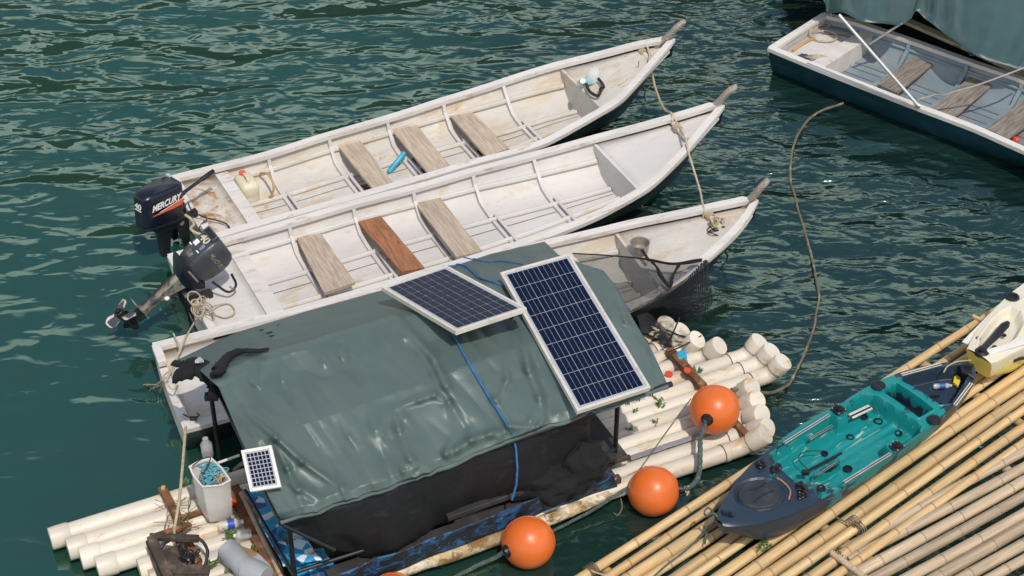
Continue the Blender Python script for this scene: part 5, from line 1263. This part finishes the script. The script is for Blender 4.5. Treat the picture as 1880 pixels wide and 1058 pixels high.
# ---------------------------------------------------------------- things lying in the white boats
# jerrycan
def jerry(name, label, c, ax, sz, mt, capc, group=None):
    t = thing(name, label, 'jerrycan', c, math.atan2(ax.y, ax.x), group); L, Wd, Ht = sz; M_ = FRAME[t.name]
    m = MB(); rows = []
    for z, k in ((0, .86), (.02, .97), (.05, 1), (Ht*.45, 1), (Ht*.5, .97), (Ht*.55, 1), (Ht*.82, 1), (Ht*.92, .90), (Ht, .62), (Ht+.002, .01)):
        r_ = []
        for j in range(20):
            a = 2*math.pi*j/20; cx = abs(math.cos(a))**.5*math.copysign(1, math.cos(a)); sy = abs(math.sin(a))**.5*math.copysign(1, math.sin(a)); r_.append(M_@Vector((cx*L/2*k, sy*Wd/2*k, z)))
        rows.append(r_)
    m.grid(rows, True, True); m.build('body', mt, t, sharp=50)
    m = MB(); m.lathe(M_@Vector((-L*.30, 0, Ht*.93)), (0, 0, 1), [(0, .030), (.035, .030), (.04, .026), (.041, 0)], 16); m.build('cap', capc, t)
    m = MB(); rope(m, [M_@Vector((-L*.12, 0, Ht*.96)), M_@Vector((-L*.06, 0, Ht+.035)), M_@Vector((L*.22, 0, Ht+.035)), M_@Vector((L*.32, 0, Ht*.94))], .013, 5, 8); m.build('handle', mt, t)
    return t
jerry('jerrycan', 'cream jerrycan with a red cap standing in the stern of the farthest longboat', P(456, 372, .12)+Vector((0, 0, 0)), b1.nv*-1, (.25, .17, .25), mat('cream_jerrycan_plastic', (.66, .60, .44), .5, .15, 4, dirt=(.5, .44, .3)), M_red)
rp('hose', [P(478, 318, .30), P(492, 320, .34), P(502, 338, .32), P(500, 356, .24), P(490, 368, .16), P(482, 374, .13)], .010, mat('amber_hose', (.55, .34, .14), .5), 'amber fuel hose arching beside the cream jerrycan')
m = MB(); a, b = P(713, 317, .16), P(743, 280, .27); m.tube([a, a.lerp(b, .05), a.lerp(b, .95), b], [.018, .022, .022, .018], 12); m.tube([a.lerp(b, .3), a.lerp(b, .34)], .026, 12)
tag(m.build('tube_pump', M_bluebit), 'bright blue tube leaning between the planks of the farthest longboat', 'tube')
for (x, y, z) in ((700, 262, .2),): pass
# bow clutter
m = MB(); m.tube([P(1066, 154, .57), P(1070, 149, .66)], [.035, .020], 14); tag(m.build('lamp_cup', M_alu), 'small silver cup lying on the bow deck of the farthest longboat', 'cup')
m = MB(); m.lathe(P(1086, 152, .55), (.25, .5, .8), [(0, .045), (.03, .055), (.11, .055), (.14, .03), (.15, .0)], 18); tag(m.build('cut_bottle', M_clear), 'clear cut bottle standing on the bow deck of the farthest longboat', 'bottle')
crumple('cloth_scrap', P(1077, 150, .57), .045, (1.3, .7, .6), M_teal, 'pale teal cloth scrap beside the silver cup on the farthest bow', 'cloth', 2)
m = MB(); rope(m, [Z3(372, 425, 0.57), Z3(390, 465, 0.57), Z3(430, 488, 0.57), Z3(447, 470, 0.57), Z3(448, 450, 0.58), Z3(465, 440, 0.58), Z3(452, 415, 0.58), Z3(435, 395, 0.59)], .014, 6, 8); tag(m.build('strap', M_black), 'black strap looped beside the clear bottle on the farthest bow', 'strap')
def decal_disc(b, x, y, z, r, mt, nm, lab): pass
m = MB(); c = P(1052, 170, .40); m.lathe(c, -b1.e, [(0, .001), (0.001, .026), (.002, .026), (.003, .0)], 16)
# ropes between bows
def loops(c, n, r, mt, label, rr=.006, sd=0, z=.02, name='rope'):
    rnd = random.Random(sd); m = MB()
    for k in range(n):
        pts = []; ox, oy = rnd.uniform(-r, r)*.4, rnd.uniform(-r, r)*.4; an = rnd.uniform(0, 3); ra, rb = r*rnd.uniform(.5, 1), r*rnd.uniform(.25, .7)
        for i in range(11):
            a = 2*math.pi*i/9.5; x, y = ra*math.cos(a), rb*math.sin(a); pts.append(c+Vector((ox+x*math.cos(an)-y*math.sin(an), oy+x*math.sin(an)+y*math.cos(an), z*math.sin(a*1.5+k))))
        rope(m, pts, rr, 4, 6)
    return tag(m.build(name, mt), label, 'rope')
def coil(a, b, r, t=5):
    m = MB(); d = (b-a).normalized(); u = d.orthogonal().normalized(); v = d.cross(u); pts = [a.lerp(b, .5)+d*(i/12-t/2)*.013+(u*math.cos(i*math.pi/6)+v*math.sin(i*math.pi/6))*r for i in range(12*t+1)]
    m.tube(pts, .007, 6); return m
for b, pa, pb, nm in ((b1, (1172, 88), (1196, 112), 'farthest'), (b2, (1234, 224), (1261, 256), 'middle'), (b3, (1292, 385), (1322, 418), 'nearest')):
    A_, B_ = P(*pa, .64), P(*pb, .64); m = coil(A_.lerp(B_, .2), A_.lerp(B_, .5), .032); tag(m.build('rope_lashing', M_rope), 'rope turns round the bow bar of the %s longboat' % nm, 'rope')
rp('rope', [Z3(650, 300, .46), Z3(655, 250, .60), Z3(690, 215, .69), Z3(712, 260, .68), Z3(712, 310, .66), Z3(728, 380, .50), Z3(745, 450, .42), Z3(775, 530, .48), Z3(800, 568, .6), Z3(832, 585, .69), Z3(838, 630, .66)], .011, M_rope, 'pale rope sagging from the farthest bow to the middle bow')
rp('rope', [Z3(835, 590, .69), Z3(870, 650, .66), Z3(905, 715, .70), Z3(922, 790, .66), Z3(955, 900, .62), Z3(985, 1000, .64), P(1291, 378, .69), P(1298, 392, .66)], .009, M_rope, 'taut pale rope from the middle bow down to the nearest bow')
rp('rope', [Z3(655, 300, 0.70), Z3(648, 340, 0.60), Z3(620, 355, 0.58), Z3(655, 345, 0.58), Z3(600, 395, 0.58), Z3(545, 430, 0.57)], .005, M_rope, 'thin pale cord lying on the bow deck of the farthest longboat')
rp('rope', [Z3(672, 390, .62), Z3(700, 398, .40), Z3(716, 425, .25), Z3(700, 448, .2), Z3(680, 440, .2), Z3(672, 400, .4)], .006, M_rope, 'small loop of cord hanging over the side of the farthest bow')
rp('rope', [Z3(670, 395, .6), Z3(680, 450, .25), Z3(688, 470, .16), Z3(668, 530, .03), Z3(655, 548, .012), Z3(690, 548, .012)], .005, M_black, 'thin black cord trailing into the water below the farthest bow')
rp('rope', [Z5(1010, 180, 0.69), Z5(1000, 240, 0.60), Z5(985, 300, 0.57), Z5(940, 320, 0.55), Z5(905, 340, 0.55), Z5(930, 360, 0.55), Z5(1000, 350, 0.55), Z5(1040, 330, 0.55), Z5(1070, 270, 0.65)], .006, M_rope, 'pale rope looped over the bow deck of the nearest longboat')
rp('rope', [Z5(715, 410, 0.51), Z5(790, 405, 0.52), Z5(860, 415, 0.52), Z5(900, 405, 0.52), Z5(945, 425, 0.53), Z5(920, 445, 0.52), Z5(860, 430, 0.52), Z5(790, 420, 0.52)], .009, M_rope, 'coil of tan rope beside the metal pot on the nearest longboat')
loops(Z5(1075, 245, .66), 4, .05, M_rope, 'ball of pale rope tied on the bow bar of the nearest longboat', .009, 3, .03, 'rope_knot')
loops(Z5(1070, 285, .62), 4, .07, M_black, 'black cord tied beside the pale rope ball on the nearest bow', .006, 8, .02, 'cord')
rp('cord', [Z5(1080, 270, .64), Z5(1120, 275, .62), Z5(1150, 320, .5), Z5(1140, 360, .35), Z5(1118, 395, .2), Z5(1145, 430, .06)], .008, M_black, 'black cord curling down over the side of the nearest bow')
rp('rope', [Z3(880, 900, .0), Z3(880, 900, .0)+Vector((.01, 0, 0))], .001, M_rope, 'tiny') if False else None
# metal pot
c = Z5(680, 395, .53); t = thing('cooking_pot', 'small metal strainer pot standing on the bow deck of the nearest longboat', 'pot', c)
m = MB(); m.lathe(c, (0, 0, 1), [(0, .001), (.0, .055), (.012, .068), (.085, .075), (.088, .080), (.088, .072), (.02, .062), (.012, 0)], 28); m.build('bowl', mat('scuffed_pot_metal', (.42, .38, .34), .45, .3, 8, dirt=(.22, .17, .12), metal=.5), t, sharp=50)
m = MB(); m.beam(c+Vector((.01, -.07, .07)), c+Vector((.06, -.19, .05)), .025, .01); m.build('handle', M_black, t, bevel=.003)
# shade net draped over the bow of the nearest boat
def patchnet(name, A_, B_, mt, label, n=30, k=16, amp=.02, sd=0):
    A_ = cr(A_, 8); B_ = cr(B_, 8); rows = []
    def pick(c, t): x = t*(len(c)-1); i = min(int(x), len(c)-2); return c[i].lerp(c[i+1], x-i)
    for i in range(k+1):
        row = []
        for j in range(n+1):
            p = pick(A_, j/n).lerp(pick(B_, j/n), i/k); e = math.sin(math.pi*i/k); row.append(p+Vector((0, 0, 1))*amp*(noise.noise(p*5+Vector((sd, 0, 0)))*2+noise.noise(p*14))*(.3+e))
        rows.append(row)
    m = MB(); m.grid(rows); return tag(m.build(name, mt, sharp=180), label, 'net')
patchnet('shade_net', [Z5(330, 402, .70), Z5(500, 412, .66), Z5(700, 430, .64), Z5(860, 455, .66), Z5(990, 440, .70)], [Z5(620, 700, .54), Z5(720, 665, .56), Z5(800, 600, .60), Z5(880, 540, .65), Z5(1000, 445, .70)], M_netthin, 'thin see through net stretched over the bow of the nearest longboat', 36, 20, .012)
patchnet('shade_net', [Z5(600, 712, .53), Z5(720, 665, .56), Z5(800, 600, .60), Z5(900, 545, .66), Z5(1000, 448, .70), Z5(1035, 440, .62)], [Z5(660, 745, .2), Z5(820, 745, .14), Z5(940, 740, .125), Z5(1050, 670, .13), Z5(1040, 560, .3)], M_net, 'black net hanging down the near side of the nearest longboat into the water', 36, 20, .03, 3)
m = MB(); c = cr([Z5(340, 405, .71), Z5(500, 414, .67), Z5(700, 432, .65), Z5(850, 458, .67), Z5(1000, 438, .71)], 10); m.tube([p+Vector((0, 0, .0)) for p in c], [.005+.009*sm(.3, .9, i/(len(c)-1))*(1+.5*noise.noise(p*9)) for i, p in enumerate(c)], 8)
c = cr([Z5(740, 440, .66), Z5(770, 480, .65), Z5(790, 520, .64), Z5(835, 575, .62), Z5(850, 520, .65), Z5(880, 465, .67)], 8); m.tube(c, [.012*(1+.8*noise.noise(p*11)) for p in c], 7)
tag(m.build('net_roll', M_blackcloth), 'rolled black net edge lying across the bow of the nearest longboat', 'net')
ZO = 0.0
patchnet('shade_net', [Z8(440, 30, .30), Z8(500, 40, .30), Z8(560, 90, .30), Z8(620, 150, .28)], [Z8(470, 130, .22), Z8(520, 150, .20), Z8(570, 190, .19), Z8(620, 225, .18)], M_net, 'scrap of black net over the far corner of the cream pipes', 20, 10, .015, 5)
crumple('net_bundle', Z8(585, 125, .22), .085, (1.3, .8, .6), M_pvcdark, 'grubby bundle of netting on the far bent pipe ends', 'net', 9, amp=.5)
crumple('net_bundle', Z8(640, 165, .20), .075, (1.3, .8, .6), M_pvcdark, 'second grubby netting bundle nearer the blue tin on the pipes', 'net', 6, amp=.5)
for k, (a_, b_) in enumerate((((655, 60), (600, 185)), ((590, 120), (700, 160)), ((600, 230), (760, 150)))): rp('cord', [Z8(*a_, .30), Z8((a_[0]+b_[0])/2, (a_[1]+b_[1])/2+4, .26), Z8(*b_, .24)], .006, M_black, ('black stick like cord standing over the far netting', 'black cord crossing between the far pipe ends', 'black cord over the blue tin and the bent pipes')[k])
m = MB(); m.prism([Z8(*q, .22) for q in ((640, 225), (685, 215), (692, 248), (650, 260))][::-1], (0, 0, -.05)); tag(m.build('blue_tin', M_bluebit, bevel=.005), 'small bright blue tin on the far bent pipes beside the brown beam', 'tin')
m = MB(); m.lathe(Z8(602, 340, .155), (0, 0, 1), [(0, .03), (.015, .03), (.016, 0)], 14); tag(m.build('plastic_disc', M_red), 'red bottle cap on the cream pipes right of the larger panel', 'cap')
m = MB(); m.lathe(Z8(692, 322, .22), (0, 0, 1), [(0, .026), (.015, .026), (.016, 0)], 14); tag(m.build('plastic_disc', M_red), 'red bottle cap sitting on the brown beam above the top buoy', 'cap')

# ---------------------------------------------------------------- clutter at the left end of the raft
# white bucket cut from a can, with twine inside
t = thing('cut_container', 'tall white container cut open and full of tangled blue twine, left of the shelter', 'container', Z6(760, 780, .18))
rim = [(645, 572), (690, 545), (745, 533), (790, 575), (830, 632), (790, 655), (705, 662), (665, 615)]
m = MB(); r0 = [Z6(x, y, .56) for x, y in rim]; cen = sum(r0, Vector())/8; rows = []
for z, k in ((.20, .74), (.22, .82), (.40, .92), (.53, .97), (.55, 1.0), (.56, 1.03), (.56, .93), (.50, .88), (.40, .80)):
    rows.append([Vector((lerp(cen.x, p.x, k), lerp(cen.y, p.y, k), z)) for p in r0])
m.grid(rows, True); m.add(rows[0], [tuple(range(8))[::-1]]); m.build('body', M_white, t, sharp=40)
m = MB(); m.add([Vector((lerp(cen.x, p.x, .80), lerp(cen.y, p.y, .80), .46)) for p in r0], [tuple(range(8))]); m.build('liner', mat('pink_grey_liner', (.50, .40, .42), .7), t)
m = MB(); rnd = random.Random(2)
def tangle(c, n, r, mt, label, rr=.004, sd=1, name='twine'):
    rnd = random.Random(sd); m = MB()
    for k in range(n):
        pts = [c+Vector((rnd.gauss(0, r), rnd.gauss(0, r), rnd.uniform(-.01, .05))) for i in range(6)]; rope(m, pts, rr, 5, 5)
    return tag(m.build(name, mt), label, 'twine')
tangle(Z6(745, 610, .50), 16, .040, mat('aqua_twine', (.12, .42, .52), .8), 'tangle of aqua twine inside the white container', .005, 5)
tangle(Z6(785, 628, .50), 5, .025, M_rope, 'knot of tan twine inside the white container', .004, 6)
rp('cable', [Z6(660, 570, .58), Z6(700, 540, .62), Z6(740, 535, .62), Z6(705, 610, .55)], .004, M_black, 'black wire bent over the rim of the white container')
rp('line', [Z6(655, 585, .55), Z6(665, 650, .45), Z6(700, 720, .3), Z6(735, 800, .2), Z6(800, 780, .2), Z6(850, 760, .2)], .003, M_ropewet, 'thin wire hanging down the front of the white container')
m = MB(); c = Z6(728, 520, .42); m.lathe(c, (0, 0, 1), [(0, .04), (.10, .04), (.13, .02), (.15, .02), (.151, 0)], 16); tag(m.build('bottle', M_clear), 'clear bottle standing behind the white container', 'bottle')
t = thing('jerrycan', 'clear jerrycan with a red cap lying on the pipes below the white container', 'jerrycan', Z6(780, 760, .18))
m = MB(); q = [Z6(705, 690, .30), Z6(800, 668, .30), Z6(838, 705, .28), Z6(835, 760, .22), Z6(740, 812, .19), Z6(722, 770, .22)]
m.prism(q[::-1], (0, 0, -.10)); m.build('body', M_milky, t, bevel=.015)
m = MB(); m.lathe(Z6(822, 735, .22), (Z6(850, 755, .20)-Z6(822, 735, .22)), [(0, .045), (.035, .045), (.04, .038), (.041, 0)], 18); m.build('cap', M_red, t)
def bottle(a, b, r, label, lab=None):
    t = thing('plastic_bottle', label, 'bottle', a.lerp(b, .5)); L = (b-a).length; d = (b-a)/L
    m = MB(); m.lathe(a, d, [(0, .001), (.003, r*.8), (.015, r), (L*.35, r*.96), (L*.7, r), (L*.85, r*.6), (L*.92, r*.35), (L, r*.35), (L+.001, 0)], 16); m.build('body', M_clear, t)
    if lab: m = MB(); m.tube([a+d*L*.38, a+d*L*.66], r*1.03, 16, caps=False); m.build('wrapper', lab, t)
    m = MB(); m.lathe(b-d*.012, d, [(0, r*.42), (.016, r*.42), (.017, 0)], 12); m.build('cap', M_white, t)
bottle(Z6(775, 838, .24), Z6(884, 816, .24), .034, 'clear bottle with a blue wrapper on the left pipes below the jerrycan', mat('blue_wrapper', (.03, .08, .45), .5))
bottle(Z6(925, 868, .23), Z6(845, 880, .23), .032, 'unwrapped dusty bottle next to the green sprouts on the left pipes')
# grey gutter and elbow
t = thing('gutter_pipe', 'grey downpipe with a square elbow lying across the left pipes', 'pipe', Z6(860, 980, .2))
m = MB(); a, b = Z6(815, 938, .27), Z6(905, 1030, .26); m.tube([a, b], .075, 20); m.build('tube', M_greyplastic, t)
m = MB(); a, b = Z6(900, 1025, .26), Z6(985, 1068, .26); m.tube([a, a.lerp(b, .5), b], [.082, .085, .08], 20); m.beam(Z6(930, 985, .26), Z6(985, 1040, .24), .09, .06); m.build('elbow', M_greyplastic, t, bevel=.004)
m = MB(); m.prism([Z6(*q, .215) for q in ((845, 935), (868, 908), (880, 925), (920, 938), (990, 975), (985, 1000), (950, 1000), (900, 968), (860, 975))][::-1], (0, 0, -.006)); tag(m.build('rusty_sheet', M_rustmetal, smooth=False), 'rusty metal sheet beside the grey downpipe on the left pipes', 'metal sheet')
# wooden anchor
t = thing('wooden_anchor', 'dark wooden anchor frame bound with black cable on the left pipes', 'anchor', Z6(560, 980, .2))
def wb(a, b, wd, ht, mt=M_darkwood, nm='timber'): m = MB(); m.beam(a, b, wd, ht); return m.build(nm, mt, t, bevel=.005)
wb(Z6(478, 888, .36), Z6(560, 1080, .30), .06, .06); wb(Z6(470, 905, .27), Z6(530, 1075, .22), .05, .05); wb(Z6(470, 884, .37), Z6(690, 892, .36), .04, .04); wb(Z6(540, 945, .27), Z6(600, 1050, .26), .15, .03); wb(Z6(545, 1036, .30), Z6(735, 1036, .30), .07, .05)
wb(Z6(640, 905, .24), Z6(690, 1000, .22), .05, .04, M_rustwood); wb(Z6(500, 880, .32), Z6(650, 830, .22), .04, .03, M_rustwood)
m = MB(); rope(m, [Z6(515, 950, .30), Z6(535, 915, .33), Z6(590, 888, .36), Z6(650, 882, .36), Z6(700, 900, .34), Z6(727, 945, .30), Z6(722, 990, .26), Z6(712, 1020, .24)], .011, 8, 8); m.build('cable', M_black, t)
m = MB()
for k in range(13):
    c = Z6(596+k*3.6, 905+k*10.5, .30-.004*k); an = (k % 2)*1.57; d = Vector((.35, -.93, 0)).normalized(); s_ = Vector((.93, .35, 0)) if k % 2 else Vector((0, 0, 1))
    m.tube([c+d*.026*math.cos(a*.7)+s_*.014*math.sin(a*.7) for a in range(10)], .005, 5)
m.build('chain', M_black, t)
tangle(Z6(636, 985, .28), 6, .03, M_black, 'knot of black wire tangled on the wooden anchor', .006, 12, 'wire')
tangle(Z6(600, 900, .33), 5, .022, M_black, 'small black wire knot at the head of the wooden anchor', .005, 14, 'wire')
rp('rope', [P(341, 784, .34), P(338, 820, .36), P(334, 870, .40), P(330, 910, .36), P(324, 950, .32), P(320, 975, .30), P(324, 990, .33), P(318, 996, .34)], .010, M_rope, 'straight tan rope from the nearest longboat down to the wooden anchor')
rp('rope', [P(328, 690, .38), P(318, 715, .35), P(300, 694, .38), P(312, 680, .43)], .006, M_rope, 'short pale cord on the stern corner of the nearest longboat')
rp('rope', [P(318, 612, .34), P(330, 640, .34), P(322, 662, .30), P(316, 690, .29)], .006, M_rope, 'pale cord hanging over the stern deck of the nearest longboat')
rp('twine', [Z6(620, 340, .31), Z6(640, 350, .32), Z6(665, 358, .32), Z6(690, 345, .32), Z6(680, 335, .32)], .005, M_black, 'black wire curl on the stern of the nearest longboat')
m = MB(); m.box(Z6(665, 358, .32), (.05, .03, .02)); tag(m.build('cleat', M_black, bevel=.003), 'black cleat on the near stern corner of the nearest longboat', 'cleat')
# green sprouts
def sprout(x, y, z, r, label, n=18, sd=0):
    rnd = random.Random(sd); m = MB(); c = Z6(x, y, z)
    for i in range(n):
        a = rnd.uniform(0, 6.28); l = r*rnd.uniform(.5, 1.1); d = Vector((math.cos(a), math.sin(a), rnd.uniform(.3, 1.2))).normalized(); s_ = Vector((-d.y, d.x, .1)).normalized()*l*.22
        p = c+Vector((rnd.gauss(0, r*.35), rnd.gauss(0, r*.35), 0)); m.add([p, p+d*l*.5+s_, p+d*l, p+d*l*.5-s_], [(0, 1, 2, 3)])
    return tag(m.build('sprout', M_leaf, smooth=False), label, 'plant')
for k, (x, y, lab) in enumerate(((825, 862, 'green sprout beside the blue wrapped bottle on the left pipes'), (838, 890, 'green sprout between the two bottles on the left pipes'), (945, 935, 'leafy sprout at the top of the rusty sheet'), (745, 1005, 'sprout right of the black cable ring of the anchor'), (840, 1035, 'sprout below the grey downpipe'), (860, 745, 'sprouts beside the red cap of the clear jerrycan'), (612, 828, 'sprout at the crossing of the brown beams'), (630, 650, 'grass blades behind the tan rope on the leftmost pipe'), (875, 775, 'sprout on the brown border beam left of the blue sheet'))):
    sprout(x, y, .20, .045, lab, 22, k)
for k, (x, y, lab) in enumerate(((565, 478, 'green sprout between the cream pipes below the larger solar panel'), (435, 520, 'tiny sprout near the hanging cable under the larger panel'), (410, 603, 'tiny sprout nearest the dark deck board'), (735, 325, 'sprout beside the brown beam above the top buoy'), (530, 565, 'faint dry sprout between the middle pipes'))):
    f = Z8(x, y, .17); xx = (1000+x/2.644-80)*2.416; yy = (560+y/2.644-620)*2.416; sprout(xx, yy, .15, .05 if k in (0, 3) else .03, lab, 16, 20+k)

# ---------------------------------------------------------------- around the blue boat
ZO = -.12
m = MB(); m.tube([Z4(470, 80, 1.12), Z4(900, 572, .45)], .015, 12); pole_ = tag(m.build('pole', M_alu), 'pale metal pole slanting from the tarpaulin corner to the blue boat rail', 'pole')
m = MB(); m.tube([Z4(885, 560, .46), Z4(910, 575, .44)], .026, 10); m.build('pole_foot', M_steel, pole_)
rp('rod', [Z4(895, 535, .50), Z4(960, 520, .52), Z4(990, 510, .53), Z4(1040, 512, .54), Z4(1090, 495, .56), Z4(1200, 465, .60), Z4(1300, 430, .65), Z4(1420, 385, .7), Z4(1560, 330, .75)], .009, M_steel, 'thin bent metal rod running right across the blue boat')
m = MB(); m.tube([Z4(635, 240, .50), Z4(800, 132, .70)], .012, 8); tag(m.build('rod', M_steel), 'short dark rod from the blue boat up to the tarpaulin edge')if False else tag(m.build('rod', M_steel), 'short dark rod from the blue boat up to the tarpaulin edge', 'rod')
rp('rope', [Z4(430, 70, .46), Z4(425, 130, .34), Z4(370, 170, .34), Z4(320, 160, .38), Z4(322, 200, .34), Z4(370, 222, .34), Z4(440, 220, .34), Z4(460, 190, .34), Z4(400, 165, .34), Z4(375, 175, .34)], .007, M_rope, 'pale rope looped on the white stern deck of the blue boat')
rp('rope', [Z4(380, 180, .335), Z4(430, 185, .335), Z4(490, 190, .335), Z4(540, 200, .335), Z4(580, 170, .335)], .005, M_rustwood, 'thin reddish cord on the stern deck of the blue boat')
rp('fuel_stain_rope', [Z4(220, 275, .335), Z4(280, 235, .335), Z4(340, 205, .335)], .012, mat('orange_cord', (.60, .30, .10), .8), 'orange cord in the corner of the blue boat stern deck')
crumple('glove', Z4(350, 312, .335), .055, (1.8, .7, .35), mat('dirty_glove', (.50, .43, .30), .9, .4, 12), 'dirty cream work glove on the stern deck of the blue boat', 'glove', 4, amp=.6)
crumple('glove', Z4(285, 305, .335), .04, (1.4, .8, .3), mat('navy_rag', (.05, .08, .14), .9), 'navy rag next to the cream glove on the blue boat', 'rag', 8, amp=.6)
crumple('red_bag', Z4(1425, 752, .20), .035, (1, 1, .6), M_red, 'small red bag at the foot of the third grey plank', 'bag', 3)
# big tarpaulin over the neighbouring boat
edge = [(1480, -40, .75), (1513, 2, .70), (1519, 22, .56), (1548, 24, .66), (1580, 38, .66), (1618, 43, .66), (1652, 46, .74), (1672, 34, .74), (1682, 20, .80), (1700, 36, .74), (1740, 66, .68), (1788, 100, .64), (1830, 116, .60), (1867, 128, .56), (1900, 130, .58), (1990, 170, .60), (2120, 230, .6)]
ec = cr([Vector((x, y, z)) for x, y, z in edge], 12); rows = []; nE = len(ec)
bk = cr([P(1440, -330, .7), P(1600, -330, .85), P(1800, -280, .95), P(2050, -200, .95), P(2420, -60, .95)], 40)
for i in range(60):
    v = i/59; row = []
    for j in range(nE):
        e = ec[j]; a = P(e.x, e.y, e.z); x = j/(nE-1)*(len(bk)-1); q = int(min(x, len(bk)-2)); b = bk[q].lerp(bk[q+1], x-q)
        p = a.lerp(b, v); p.z = lerp(a.z, b.z, 1-(1-v)**1.7)
        fold = 0
        px = e.x
        for cx, wd_, h_, sl in ((1550, 5, .03, 10), (1566, 6, -.03, 22), (1590, 7, .04, 10), (1620, 7, -.03, 0), (1690, 4, .05, 60), (1702, 4, -.05, 75), (1716, 4, .05, 90), (1730, 5, -.04, 100), (1747, 5, .05, 110), (1765, 5, -.03, 110), (1800, 8, .03, 60), (1840, 8, -.03, 40), (1870, 6, .03, 20)):
            d_ = (px-cx+sl*v*1.5)/wd_; fold += h_*math.exp(-d_*d_)*math.exp(-v*3.2)*sm(0, .05, v)
        p.z += fold*.9+.03*noise.noise(Vector((p.x*1.6, p.y*1.6, 8)))*sm(0, .3, v)+.012*noise.noise(Vector((p.x*5, p.y*4, 3)))
        row.append(p)
    rows.append(row)
m = MB(); m.grid(rows); tag(m.build('tarpaulin', M_tarp2, sharp=180, solid=.003), 'blue green tarpaulin stretched over the neighbouring boat in the top right corner', 'tarpaulin')
loops(Z4(1200, 285, .56), 3, .04, M_ropegreen, 'dark knot tying the blue green tarpaulin to the cream rail', .006, 21, .02, 'rope_knot')
